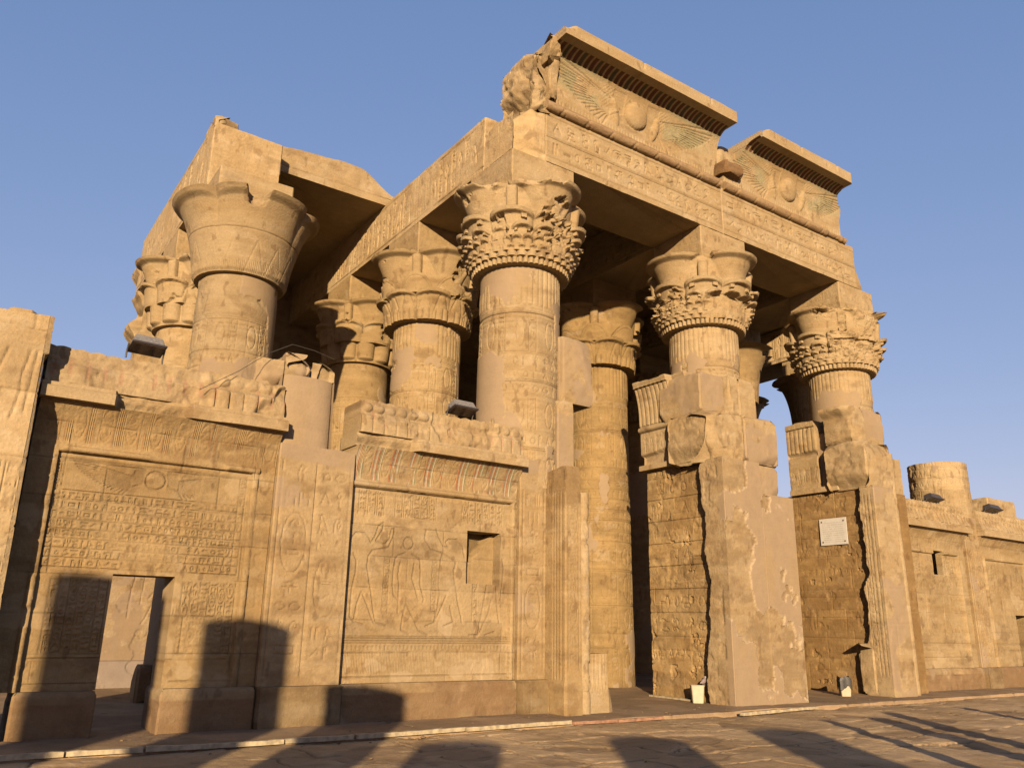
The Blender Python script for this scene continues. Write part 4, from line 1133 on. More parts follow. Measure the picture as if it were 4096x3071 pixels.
    Fp, N, sid, su = circfoot(22.0, 12.78, .16, 44)
    loft('corner_moulding', Fp, N, axis([-.05, 6.5], .04), lambda S, U, Z, P: .006 * (6 - Z) + rough(P, .012, 49, .02) - .012 * (np.abs((Z % .95) - .4) < .014), lambda P, U, Z: stonecol(P, 75, pale=.3), STONE, t, sid=sid, su=su, loc=loc)
    Fp, N, sid, su = rectfoot(21.70, 23.12, 13.0, 14.2, (.03, .05, .2, .2))
    loft('pier_body', Fp, N, axis([-.05, 6.55], .04), lambda S, U, Z, P: rough(P, .01, 50) - .008 * joints(U, Z, .54, 1.2, 51)[0] , lambda P, U, Z: stonecol(P, 76, pale=.2), STONE, t, sid=sid, su=su, loc=loc, topf=lambda x, y: ragged(x, y, 6.5, .1, 13) , zl=6.1)
    # fallen lumps at the foot of the slot
    rock('broken_base', 20.66, 20.98, 12.95, 13.42, -.05, 1.25, 104, .03, t, loc=loc, topamp=.12)
right_jamb()

# pillar of the last front column with its surviving drum, and the block beyond
def right_stump():
    t = make_column(27.56, 14.25, 'round', 'broad broken column drum standing above the right screen walls against the sky', 97, z0=0, zt=7.05, capital=False, abacus=False, fine=1.0, plast=-1.2, name='broken_column', sd=.9)
    loc = (27.56, 14.25, 0)
    Fp, N, sid, su, D, C, zs = make_strip('pillar_face', 26.93, 27.80, 5.2, '', 68, plaster_above=9)
    loft('pillar_face', Fp, N, zs, D, C, STONE, t, sid=sid, su=su, loc=loc)
    o = rock('stone_block', 30.1, 32.1, 13.9, 15.0, 5.3, 6.22, 110, .03, None, topamp=.05)
    tag(o, 'slanted stone block behind the rightmost screen wall', 'stone block')
right_stump()

# ================================================================== ENTABLATURE
YA = 13.30
def architrave():
    t = thing('architrave', 'long front lintel carved with two rows of hieroglyphs across the columns, right end broken', 'architrave', (16, 13.3, 11.95))
    loc = (16, 13.3, 11.95)
    def mk(nm, x0, x1, lf, seed, rag_r=False):
        us = axis([x0, x1], .02); zs = axis([ZA, 13.36], .018)
        cv = Canvas(x0, x1, ZA, 13.4, .010); r = random.Random(seed)
        for z in (12.10, 12.62, 12.66, 13.20): cv.line([(x0, z), (x1, z)], .012)
        row(cv, x0 + .2, x1 - .2, 12.16, .38, r, .022); row(cv, x0 + .2, x1 - .2, 12.72, .40, r, .022)
        Fp, N, sid, su = rectfoot(x0, x1, YA, 15.1, (.022, .04, .3, .04))
        def D(S, U, Z, P):
            g, _ = joints(U, Z, 9, 2.6, seed)
            rg = 0
            if rag_r: rg = (S == 1) * (.20 * (fbm(P, 1.3, 4, 5) - .5) + .30 * ss(12.9 - Z, 0, .9))
            return rough(P, .009, seed, .010) - .024 * cv.get(U, Z) * (S == 0) - .012 * (gauss(P[..., 0], 16.13, .012) > .5) * (S == 0) + rg
        return loft(nm, Fp, N, zs, D, lambda P, U, Z: stonecol(P, seed + 1, pale=.45, dark=-.15), STONE, t, sid=sid, su=su, loc=loc)
    mk('lintel', 10.03, 16.13, None, 301); mk('lintel', 16.14, 22.35, None, 302, True)
    # round moulding on the architrave
    for (x0, x1, sd) in ((9.98, 16.02, 1), (16.2, 21.85, 2)):
        n = int((x1 - x0) / .03); m = 28
        xs = np.linspace(x0, x1, n); th = np.linspace(0, 2 * math.pi, m, endpoint=False)
        Xg, Tg = np.meshgrid(xs, th, indexing='ij')
        P = np.stack([Xg, np.cos(Tg), np.sin(Tg)], -1)
        ph = (Xg / .78) % 1.0
        wrap = gauss((ph - .12 * np.sin(Tg) + .05) , .5, .03) + gauss((ph + .12 * np.sin(Tg)), .42, .03)
        Rg = .128 + rough(P, .006, 5) - .026 * wrap - .05 * ss(fbm(np.stack([Xg, 0 * Xg, 0 * Xg], -1), 1.1, 4, sd + 6), .60, .70) * (sd == 2)
        V = np.stack([Xg, YA - .035 + Rg * np.cos(Tg), 13.42 + Rg * np.sin(Tg)], -1).reshape(-1, 3) - np.array(loc)
        C = stonecol(P * .9, 307 + sd, dark=.3)
        C[..., :3] *= np.array([.86, .80, .80])
        F = grid_faces(n, m)
        i = np.arange(n - 1)
        F2 = np.stack([i * m + m - 1, (i + 1) * m + m - 1, (i + 1) * m, i * m], -1)
        new_mesh('round_moulding', V, [F, F2, [k for k in range(m)], [(n - 1) * m + k for k in range(m)][::-1]], STONE, C.reshape(-1, 4), t)
architrave()

def cornice(x0, x1, cx, label, seed, ltop, rtop, leftrag, rightrag, wingamt):
    """cavetto cornice block with winged sun disc"""
    t = thing('cornice_block', label, 'cornice', (x0, YA, 13.5))
    loc = (x0, YA, 13.5)
    us = axis([x0, x1], .019); ts = np.concatenate([np.linspace(0, .72, 74, endpoint=False), np.linspace(.72, 1, 44)])
    cv = Canvas(x0, x1, 0, 1, .0085)
    # winged disc drawn in a (x, 13.5 + 1.5 t) plane
    cv = Canvas(x0 - .1, x1 + .1, 13.4, 15.1, .0095)
    wings(cv, cx, 14.32, 2.85, 1.25, 1.0, .028)
    for k in range(60):
        xx = x0 + .1 + k * (x1 - x0) / 60
        cv.line([(xx, 13.56), (xx, 13.72)], .012, .6)
    def prof(tt):
        # protrusion and height against parameter
        z = 13.54 + 1.42 * np.sin(np.clip(tt, 0, 1) * math.pi / 2 * 1.0) ** 1.0
        d = .80 * (1 - (1 - np.clip(tt, 0, 1) ** 2.4) ** .62)
        return d, z
    def Zf(U, T): return prof(T)[1] + 0 * U
    def D(U, T):
        d, z = prof(T)
        P = np.stack([U, 0 * U + seed, z], -1)
        e = np.hypot((U - cx) / .37, (z - 14.27) / .35)
        disc = .13 * np.sqrt(np.clip(1 - e ** 2, 0, 1)) + .03 * (e < 1)
        ur = np.zeros_like(U)
        for s in (-1, 1):
            e2 = np.hypot((U - cx - s * (.66 + .10 * np.sin((z - 14.0) * 3))) / .12, (z - 14.15) / .36)
            ur = np.maximum(ur, .09 * np.sqrt(np.clip(1 - e2 ** 2, 0, 1)))
        stripes = .030 * ((U / .168) % 1.0 > .34) * (T > .70)
        sc = 0
        body = gauss(np.abs(U - cx), .95, .22) * (np.abs(z - 14.42) < .28)
        sc = .012 * body * (np.sin(U * 60) * np.sin(z * 60) > .2)
        return d * .98 + np.maximum(disc, ur) * (T < .70) - .024 * cv.get(U, z) * (e > 1.05) * (T < .70) - stripes + sc + rough(P, .005, seed)
    def C(P, U, T):
        d, z = prof(T); P = np.stack([U, 0 * U + seed, z], -1)
        c = stonecol(P, seed, pale=.3, dark=-.2)
        e = np.abs(U - cx)
        rel = (z - 14.05) / .9
        green = ss(e, .9, 1.15) * ss(.55 - np.abs(z - (14.28 + .12 * (e - 1.2))) , .15, .4) * ss(3.0 - e, 0, .8) * ss(fbm(P, 2.2, 4, seed + 4), .38, .55) * (T < .70)
        green = np.maximum(green, .8 * ss(T, .58, .68) * (T < .70) * ss(e, .9, 1.4))
        c[..., :3] = lerp(c[..., :3], np.array([.15, .175, .11]), (green * .42 * wingamt)[..., None])
        k = np.floor(U / .168).astype(int) % 3
        pal = np.array([[.075, .026, .014], [.05, .046, .026], [.07, .028, .015]])[k]  # stripe paint, darkened further to stand in for the soffit's shade
        m = ((T > .70) & ((U / .168) % 1.0 > .34))[..., None]
        c[..., :3] = np.where(m, lerp(c[..., :3], pal, .88), c[..., :3])
        return c
    # ragged ends
    def keep(uc, tc):
        z = prof(tc)[1]
        return (uc > leftrag(z)) & (uc < rightrag(z))
    sheet('cavetto', us, ts, (0, YA), (1, 0), (0, -1), D, C, STONE, t, thick=1.1, Zfn=Zf, loc=loc, keep=keep)
    # flat crowning band
    a, b = ltop, rtop
    def Db(U, Z):
        P = np.stack([U, 0 * U + seed, Z], -1)
        n_ = np.zeros_like(U)
        for q in (.42, .83): n_ = n_ + .03 * gauss(U, a + (b - a) * q, .03) * (Z > 15.1)
        return .80 + rough(P, .006, seed + 3) - n_ - .25 * ss(a + .35 - U, 0, .3) * ss(Z, 15.1, 15.3) * fbm(P, 3, 3, 2) * 1.5
    sheet('crowning_band', axis([a, b], .02), axis([14.955, 15.30], .02), (0, YA), (1, 0), (0, -1), Db, lambda P, U, Z: stonecol(P, seed + 9, dark=-.2, pale=.1), STONE, t, thick=1.3,
          topf=lambda U: 15.30 + .05 * (fbm(np.stack([U, 0 * U, 0 * U], -1), 1.2, 4, seed) - .5) - .12 * ss(a + .3 - U, 0, .3), zl=15.0, loc=loc,
          leftf=lambda Z: a + .22 * (15.3 - Z) * 0 + .05 * (fbm(np.stack([0 * Z, 0 * Z, Z], -1), 4, 3, seed) - .5), ul=a + .5)
    # rough core behind
    rock('core_block', x0 - .1 if x0 < 11 else x0 + .05, x1 - .3, YA + .12, 15.0, 13.30, 14.85, seed + 20, .05, t, loc=loc, topamp=.10, step=.07)
    return t
cornice(10.02, 15.98, 12.89, 'larger left cornice block with a carved winged sun disc under striped curved moulding', 601, 10.0, 16.02,
        lambda z: 10.02 + 0 * z, lambda z: 15.98 - .12 * ss(14.3 - z, 0, .6) + 0 * z, 1.0)
cornice(16.2, 21.95, 19.1, 'smaller right cornice block with a second winged sun disc and ragged ends', 602, 17.1, 21.35,
        lambda z: 16.25 + .75 * ss(z, 14.15, 14.6) + .10 * (fbm(np.stack([0 * z, 0 * z, z], -1), 4, 3, 4) - .5),
        lambda z: 21.75 - .35 * ss(z, 14.4, 14.9) + .22 * (fbm(np.stack([0 * z, 0 * z, z], -1), 2.5, 3, 9) - .5), .9)
# broken left end of the cornice that turned the corner
def broken_corner():
    t = thing('broken_cornice_end', 'jagged broken corner stones at the left end of the winged disc cornice', 'cornice fragment', (9.6, 13.8, 13))
    loc = (9.6, 13.8, 13)
    rock('broken_stone', 9.60, 10.10, 13.22, 14.6, 13.22, 14.80, 701, .05, t, loc=loc, topamp=.14, step=.03,
         cut=lambda S, U, Z, P: ((fbm(P, 1.9, 3, 9) - .5) * .34 + (fbm(P, 5, 5, 19) - .5) * .14) * (1 - .6 * ss(Z, 14.5, 14.8)) + np.where(S == 0, .16 * ss(Z, 14.2, 14.8), 0) - .30 * ss(14.05 - Z, 0, .5) * (S == 3) - .05 * ss(14.05 - Z, 0, .5) * (S == 0))
    rock('broken_stone', 9.84, 10.16, 12.88, 14.3, 14.48, 15.16, 713, .025, t, loc=loc, topamp=.05, step=.03, cut=lambda S, U, Z, P: (fbm(P, 3, 4, 29) - .5) * .10 - .20 * (S == 0) * ss(14.9 - Z, 0, .5))
    rock('broken_stone', 9.98, 10.30, 13.10, 14.3, 13.62, 14.6, 714, .02, t, loc=loc, topamp=.03, step=.03, cut=lambda S, U, Z, P: (S == 0) * .14 * ss(Z, 14.1, 14.6))
broken_corner()
o = rock('stone_block', 16.12, 16.85, 13.04, 14.3, 13.80, 14.16, 711, .012, None, topamp=.05, col=np.array([.60, .50, .45]), step=.03)
tag(o, 'small dark stone wedged between the two cornice blocks', 'stone block')

def beam(xc, y0, y1, label, seed, zt=13.35, topamp=.06, front_rough=.04, step=.03, carve=True, zfront=None):
    t = thing('roof_beam', label, 'beam', (xc, y0, ZA))
    loc = (xc, y0, ZA)
    ys = y0
    Fp, N, sid, su = rectfoot(xc - .9, xc + .9, y0, y1, (.03, .08, .3, step))
    cv = Canvas(y0, y1, ZA, zt + .3, .013); r = random.Random(seed)
    if carve:
        cv.line([(y0, ZA + .12), (y1, ZA + .12)], .014); cv.line([(y0, zt - .12), (y1, zt - .12)], .014)
        y = y0 + .3
        while y < y1 - .5:
            glyph(cv, y, ZA + .2, .34, .9, r.choice([9, 3, 2, 10, 14]), .022); y += .42
            column_text(cv, y, y + .16, ZA + .2, zt - .2, r, .012, cart=False); y += .24
    def D(S, U, Z, P):
        return rough(P, .008, seed, .01) - np.where(S == 3, cv.get(U, Z) * .030 * (1 - .6 * ss(fbm(P, 1.2, 3, seed), .5, .6)), 0) + (S == 0) * rough(P, front_rough, seed + 3) - .012 * (gauss(P[..., 1] % 4.4, .25, .015) > .5) * (S == 3)
    tf = lambda x, y: ragged(x, y, zt, topamp, seed) + (0 if zfront is None else zfront(x, y))
    return loft('beam_stone', Fp, N, axis([ZA, zt], .03), D, lambda P, U, Z: stonecol(P, seed + 4, gold=.06) * np.array([1.16, 1.16, 1.16, 1]), STONE, t, sid=sid, su=su, loc=loc, topf=tf, zl=ZA + .7), t
beam(CX[0] - .07, 19.35, 27.9, 'roof beam at far left running back from the broad bell capital', 801, 13.85, .07, .03)
beam(CX[1], 13.32 + 1.2, 27.6, 'roof beam over the columns left of the gateways, carved on its sunlit flank', 802, 13.42, .05, .03,
     zfront=lambda x, y: .0 * x)
beam(CX[2], 15.12, 27.6, 'roof beam running back behind the central front column', 803, 13.33, .02)
beam(CX[3], 15.12, 27.6, 'roof beam running back behind the right front column', 804, 13.33, .02)
beam(CX[4] - .07, 17.7, 27.6, 'roof beam at the far right of the hall, its carved flank catching the sun', 805, 13.33, .04)
# front end of the second beam: lower, weathered corner block over the carved capital
def corner_block():
    t = thing('corner_lintel', 'weathered corner lintel block over the deeply carved capital, meeting the front architrave', 'lintel', (9.5, 13.6, 12))
    loc = (9.5, 13.6, 12)
    Fp, N, sid, su = rectfoot(9.10, 10.02, 13.30, 14.52, (.025, .1, .2, .025))
    loft('lintel_stone', Fp, N, axis([ZA, 13.3], .03), lambda S, U, Z, P: rough(P, .02, 41, .02) - .10 * ss(fbm(P, 1.2, 3, 42), .5, .62) * (S == 0) - .01 * joints(U, Z, .45, 1.0, 43)[0] - .35 * (S == 0) * ss(9.75 - P[..., 0], 0, .5),
         lambda P, U, Z: stonecol(P, 45, dark=-.2) * np.array([1.2, 1.2, 1.2, 1]), STONE, t, sid=sid, su=su, loc=loc, topf=lambda x, y: 13.34 - .42 * ss(10.0 - x, .05, .8) + .10 * (vn(x * 3, y * 3, 0 * x, 3) - .5), zl=12.4)
corner_block()

def roof_slab(x0, x1, y0, y1, z0, z1, label, seed, amp=.03, topf=None):
    Fp, N, sid, su = rectfoot(x0, x1, y0, y1, (.04, .2, .4, .2))
    def D(S, U, Z, P): return rough(P, amp * .6, seed, .01) - .02 * (np.abs(Z - (z0 + .22)) < .015) * (S == 0)
    o = loft('roof_slab', Fp, N, axis([z0, z1], .035), D, lambda P, U, Z: stonecol(P, seed, dark=.1), STONE, None, sid=sid, su=su, topf=topf or (lambda x, y: ragged(x, y, z1, .04, seed)), zl=z0 + .2)
    return tag(o, label, 'roof slab')
roof_slab(5.0, 9.6, 19.92, 23.0, 13.40, 14.2, 'thick roof slab bridging the two left beams, front edge sunlit with a rounded right corner', 901,
          topf=lambda x, y: 14.12 + .22 * ss(x, 4.8, 7.8) - .60 * ss(x, 8.2, 9.5) - .12 * gauss(x, 5.1, .25) + .05 * (vn(x * 2.2, y * 2, 0 * x, 5) - .5))
for (a, b, nm, sd) in ((5.0, 9.8, 'rear roof slab over the left bay behind the sunlit one', 902),):
    roof_slab(a, b, 23.02, 27.6, 13.40, 13.95, nm, sd)
roof_slab(10.2, 16.0, 15.2, 20.0, 13.38, 13.75, 'front roof slab over the bay behind the left gateway, seen only from below', 903)
roof_slab(10.2, 16.0, 20.03, 27.5, 13.38, 13.75, 'rear roof slab over the bay behind the left gateway, in deep shade', 904)
roof_slab(16.2, 22.1, 15.2, 20.0, 13.38, 13.75, 'front roof slab over the bay behind the right gateway, seen only from below', 905)
roof_slab(16.2, 22.1, 20.03, 27.5, 13.38, 13.75, 'rear roof slab over the bay behind the right gateway, in deep shade', 906)
roof_slab(22.4, 27.3, 18.2, 27.5, 13.38, 13.75, 'roof slab over the rightmost bay of the hall, in shade', 907)
o = rock('broken_beam_end', 3.98, 4.62, 19.36, 20.6, 13.80, 14.14, 120, .03, None, topamp=.22)
tag(o, 'notched stone on the front end of the far left roof beam', 'stone block')

# ================================================================== REAR WALL OF THE HALL
def rear_wall():
    t = thing('rear_wall', 'dark rear wall of the columned hall', 'wall', (16, 27.6, 0))
    loc = (16, 27.6, 0)
    def mk(x0, x1, z0, z1, seed, tf=None, nm='wall_face'):
        Fp, N, sid, su = rectfoot(x0, x1, 27.6, 28.8, (.10, .1, .5, .06))
        loft(nm, Fp, N, axis([z0, z1], .07), lambda S, U, Z, P: rough(P, .03, seed, .03) - .02 * joints(U, Z, .6, 1.4, seed, .03)[0], lambda P, U, Z: stonecol(P, seed, gold=.2, dark=.2), STONE, t, sid=sid, su=su, loc=loc, topf=tf, zl=z0 + .5)
    mk(4.7, 12.0, -.05, 13.45, 961); mk(14.0, 18.3, -.05, 13.45, 962); mk(20.3, 28.2, -.05, 13.45, 963)
    mk(12.0, 14.0, 6, 13.45, 964); mk(18.3, 20.3, 6, 13.45, 965)
    # inner back of the doorways
    Fp, N, sid, su = rectfoot(11.5, 20.8, 31.0, 31.6, (.3, .3, .5, .3))
    loft('inner_wall', Fp, N, axis([-.05, 9], .3), lambda S, U, Z, P: 0 * Z, lambda P, U, Z: stonecol(P, 5), STONE, t, sid=sid, su=su, loc=loc)
    # ragged broken left end against the sky
    def cut(S, U, Z, P):
        return np.where(S == 3, .35 * (gauss(Z, 12.75, .35) + .9 * gauss(Z, 10.7, .30) + .5 * gauss(Z, 11.9, .2) - .8 * gauss(Z, 11.25, .18)), 0)
    rock('broken_end', 4.15, 4.75, 27.5, 28.6, -.05, 13.15, 966, .09, t, loc=loc, step=.07, cut=cut, gold=.2)
rear_wall()

# wall and floor glimpsed through the small doorway
def inner_cell():
    t = thing('inner_wall', 'flaking carved wall seen through the small doorway at left', 'wall', (3.5, 24, 0))
    loc = (3.5, 24, 0)
    us = axis([1.2, 3.85], .02); 
    cv = Canvas(1, 6, 0, 4); r = random.Random(2)
    cv.line([(4.86, 2.9), (4.74, 2.4), (4.5, 2.05)], .03); cv.line([(4.62, 2.0), (4.48, 1.6), (4.4, 1.45)], .025); cv.line([(4.14, 2.6), (4.08, 2.2), (4.06, 1.6)], .025); cv.line([(4.36, 2.7), (4.32, 1.9)], .012)
    cv.line([(3.9, 1.95), (4.9, 1.95)], .012); cv.line([(4.6, 2.05), (4.62, 1.5)], .012)
    def D(U, Z):
        P = np.stack([U, 0 * U + 24, Z], -1)
        fl = ss(fbm(P, 1.8, 4, 3), .52, .54)
        return -.02 * cv.get(U, Z) - .02 * fl + rough(P, .008, 3) + .06 * (Z < .62)
    def C(P, U, Z):
        fl = ss(fbm(P, 1.8, 4, 3), .52, .54)
        c = stonecol(P, 77, plaster=1 - fl, pale=.8)
        c[..., :3] = np.where((Z < .62)[..., None], np.array([.17, .14, .115]) * (.8 + .4 * fbm(P, 3, 4, 1)[..., None]), c[..., :3] * np.array([.86, .86, .92]))
        return c
    sheet('wall_face', axis([1.2, 5.4], .022), axis([-.05, .6, .62, 4.2], .022), (0, 22.0), (1, 0), (0, -1), D, C, STONE, t, thick=.5, loc=loc)
    # pedestal in the gloom
    o = rock('pedestal', 3.66, 3.96, 18.0, 18.5, -.02, .70, 31, .006, None, topamp=.01, col=np.array([.9, .8, .75]))
    tag(o, 'low dark pedestal in the gloom inside the small doorway', 'pedestal')
inner_cell()

# ================================================================== SMALL THINGS
def tube(name, pts, r, mat, parent=None, seg=8, loc=(0, 0, 0)):
    pts = [Vector(p) for p in pts]; V = []; F = []
    for i, p in enumerate(pts):
        d = (pts[min(i + 1, len(pts) - 1)] - pts[max(i - 1, 0)]).normalized()
        a = d.cross(Vector((0, 0, 1))); a = a.normalized() if a.length > 1e-4 else Vector((1, 0, 0)); b = d.cross(a)
        rr = r[i] if isinstance(r, (list, tuple)) else r
        for k in range(seg):
            an = 2 * math.pi * k / seg
            V.append(p + a * math.cos(an) * rr + b * math.sin(an) * rr - Vector(loc))
    n = len(pts)
    F = [np.array([[i * seg + k, i * seg + (k + 1) % seg, (i + 1) * seg + (k + 1) % seg, (i + 1) * seg + k] for i in range(n - 1) for k in range(seg)])]
    return new_mesh(name, [tuple(v) for v in V], F + [list(range(seg))[::-1], [(n - 1) * seg + k for k in range(seg)]], mat, None, parent, 50)

def floodlight(x, y, z, rz, tilt, label, L=.52, dark=False):
    t = thing('floodlight', label, 'floodlight', (x, y, z), 'floodlights lying along the wall tops')
    M = Matrix.Rotation(rz, 4, 'Z') @ Matrix.Rotation(tilt, 4, 'X')
    def frustum(nm, w0, d0, z0, w1, d1, z1, mat, bev=.008, par=None):
        import bmesh
        bm = bmesh.new(); bmesh.ops.create_cube(bm, size=1)
        for v in bm.verts:
            lo = v.co.z < 0; w, d, zz = (w0, d0, z0) if lo else (w1, d1, z1)
            v.co = Vector((math.copysign(w / 2, v.co.x), math.copysign(d / 2, v.co.y), zz))
        bmesh.ops.bevel(bm, geom=bm.edges[:], offset=bev, segments=2, affect='EDGES')
        bmesh.ops.transform(bm, matrix=M, verts=bm.verts)
        me = bpy.data.meshes.new(nm); bm.to_mesh(me); bm.free(); me.materials.append(mat)
        o = bpy.data.objects.new(nm, me); scene.collection.objects.link(o); o.parent = par or t; return o
    hm = M_DARK if dark else M_GREY
    frustum('housing', L * .92, .30, .03, L * .78, .22, .19, hm, .014)
    gf = frustum('glass_frame', L, .36, -.005, L, .36, .03, M_DARK)
    frustum('glass', L * .88, .29, -.012, L * .88, .29, -.004, M_GLASS, .002, gf)
    for k in range(7):
        pass
    for sgn in (-1, 1):
        p0 = M @ Vector((sgn * (L / 2 + .012), 0, .05)); p1 = M @ Vector((sgn * (L / 2 + .012), .10, -.05))
        tube('bracket', [p0, (p0 + p1) / 2, p1, Vector((p1.x, p1.y, -.17))], .014, M_DARK, t)
    return t
floodlight(2.18, 13.32, 5.66, math.radians(4), math.radians(-16), 'grey rectangular floodlight on the wall top at far left, under the broken columns')
floodlight(8.05, 13.36, 5.62, math.radians(3), math.radians(-16), 'grey floodlight on the wall top beside the tall leaf-capital column', .58)
floodlight(25.6, 13.45, 5.60, math.radians(3), math.radians(-16), 'dark floodlight on the wall top in front of the broad broken drum', .8, True)
floodlight(29.35, 13.45, 5.62, math.radians(3), math.radians(-16), 'dark floodlight before the slanted stone at the far right', .95, True)

def cable(name, pts, r, label):
    P = []
    for a, b in zip(pts[:-1], pts[1:]):
        for k in range(6): P.append(tuple(a[i] + (b[i] - a[i]) * k / 6 for i in range(3)))
    P.append(pts[-1])
    o = tube(name, P, r, M_CABLE); tag(o, label, 'cable'); return o
cable('cable', [(.74, 13.6, 5.44), (.85, 13.7, 5.40), (1.15, 13.8, 5.30)], .012, 'black cable hanging from the tall corner pier at left')
cable('cable', [(3.0, 13.1, 5.1), (3.6, 13.2, 5.55), (4.1, 13.35, 6.0), (4.5, 13.3, 6.24), (4.9, 13.28, 6.20), (5.3, 13.3, 6.12)], .005, 'thin cable draped over the rubble on the first stump')

def bin_(x, y, rz, label, bag):
    t = thing('litter_bin', label, 'litter bin', (x, y, 0), 'cream litter bins inside the gateways')
    t.rotation_euler = (0, 0, rz)
    import bmesh
    def tub(nm, w0, w1, z0, z1, mat, wall=.012, close=True):
        n = 4; bm = bmesh.new()
        def ring(w, z, k=.14):
            c = w / 2; q = c * (1 - k); pts = [(-q, -c), (q, -c), (c, -q), (c, q), (q, c), (-q, c), (-c, q), (-c, -q)]
            return [bm.verts.new((a, b * .82, z)) for a, b in pts]
        rs = [ring(w0, z0), ring(w1, z1), ring(w1 - 2 * wall, z1), ring(w0 - 2 * wall, z0 + .02)]
        for A, B in zip(rs[:-1], rs[1:]):
            for k in range(8): bm.faces.new((A[k], A[(k + 1) % 8], B[(k + 1) % 8], B[k]))
        bm.faces.new(rs[0][::-1]); bm.faces.new(rs[3])
        bmesh.ops.recalc_face_normals(bm, faces=bm.faces)
        me = bpy.data.meshes.new(nm); bm.to_mesh(me); bm.free(); me.materials.append(mat)
        o = bpy.data.objects.new(nm, me); scene.collection.objects.link(o); o.parent = t; return o
    tub('bin_body', .23, .29, 0, .37, M_CREAM)
    tub('bin_rim', .30, .31, .355, .378, M_CREAM, .02)
    if bag:
        n = 40; zs = np.linspace(.20, .46, 12); V = []
        for zi, z in enumerate(zs):
            for k in range(n):
                a = 2 * math.pi * k / n
                s = zi / 11
                c_, s_ = math.cos(a), math.sin(a)
                q = max(abs(c_), abs(s_)) ** .8
                R = (.158 + .006 * math.sin(5 * a) + .004 * math.sin(13 * a + z * 60)) / q
                if s > .75: R *= 1 - (s - .75) * .3
                zz = z + (.05 * math.sin(4 * a + .6) + .02 * math.sin(9 * a) if zi < 2 else 0) + .03 * math.sin(3 * a) * s
                V.append((R * c_, R * s_ * .84, zz))
        F = [np.array([[i * n + k, i * n + (k + 1) % n, (i + 1) * n + (k + 1) % n, (i + 1) * n + k] for i in range(11) for k in range(n)]), [11 * n + k for k in range(n)]]
        new_mesh('bag_liner', V, F, M_BAG, None, t, 60)
    return t
bin_(14.55, 13.52, math.radians(-38), 'open cream plastic bin with a pigeon on its rim, beside the central pier', False)
bin_(19.75, 13.30, math.radians(-35), 'cream plastic bin lined with a black bag, near the right gateway jamb', True)

def pigeon(x, y, z, rz):
    sp = [(-.16, 0, .055, .012), (-.12, 0, .06, .022), (-.06, 0, .07, .045), (0, 0, .085, .055), (.05, 0, .105, .045), (.075, 0, .14, .026), (.085, 0, .165, .027), (.105, 0, .172, .022), (.125, 0, .165, .008), (.145, 0, .158, .003)]
    seg = 12; V = []
    for (a, b, c, r) in sp:
        for k in range(seg):
            an = 2 * math.pi * k / seg
            V.append((a, b + r * math.cos(an) * .9, c + r * math.sin(an)))
    n = len(sp)
    F = [np.array([[i * seg + k, i * seg + (k + 1) % seg, (i + 1) * seg + (k + 1) % seg, (i + 1) * seg + k] for i in range(n - 1) for k in range(seg)])]
    base = len(V)
    for s in (-1, 1):
        b0 = len(V)
        for (px, pz) in ((0, .05), (.005, 0.0)):
            for k in range(4):
                an = k * math.pi / 2; V.append((px + .004 * math.cos(an), s * .02 + .004 * math.sin(an), pz))
        F.append(np.array([[b0 + k, b0 + (k + 1) % 4, b0 + 4 + (k + 1) % 4, b0 + 4 + k] for k in range(4)]))
    c, s = math.cos(rz), math.sin(rz)
    V = [(x + c * a - s * b, y + s * a + c * b, z + d) for a, b, d in V]
    o = new_mesh('pigeon', V, F + [list(range(seg)), [(n - 1) * seg + k for k in range(seg)]], M_PIGEON, None, None, 60)
    tag(o, 'small grey pigeon perched on the rim of the open cream bin', 'pigeon')
pigeon(14.66, 13.42, .375, .3)

def engraved(m):
    nt = m.node_tree; N = nt.nodes; L = nt.links; bs = N['Principled BSDF']
    src = bs.inputs['Base Color'].links[0].from_socket
    tc = N.new('ShaderNodeTexCoord'); sp = N.new('ShaderNodeSeparateXYZ'); L.new(tc.outputs['Object'], sp.inputs[0])
    def mth(op, a, b=None):
        x = N.new('ShaderNodeMath'); x.operation = op
        for i, v in enumerate((a, b)):
            if v is None: continue
            if isinstance(v, (int, float)): x.inputs[i].default_value = v
            else: L.new(v, x.inputs[i])
        return x.outputs[0]
    band = mth('GREATER_THAN', mth('SINE', mth('MULTIPLY', sp.outputs[2], 105.0)), .25)
    mp = N.new('ShaderNodeMapping'); mp.inputs['Scale'].default_value = (1, 38, 17); L.new(tc.outputs['Object'], mp.inputs['Vector'])
    nz = N.new('ShaderNodeTexNoise'); nz.inputs['Scale'].default_value = 1.0; L.new(mp.outputs[0], nz.inputs['Vector'])
    inside = mth('MULTIPLY', mth('LESS_THAN', mth('ABSOLUTE', sp.outputs[1]), .34), mth('LESS_THAN', mth('ABSOLUTE', sp.outputs[2]), .29))
    fac = mth('MULTIPLY', mth('MULTIPLY', band, mth('GREATER_THAN', nz.outputs['Fac'], .46)), mth('MULTIPLY', inside, .38))
    mx = N.new('ShaderNodeMix'); mx.data_type = 'RGBA'; L.new(fac, mx.inputs['Factor']); L.new(src, mx.inputs[6]); mx.inputs[7].default_value = (.12, .11, .10, 1)
    L.new(mx.outputs[2], bs.inputs['Base Color'])
engraved(M_MARBLE)
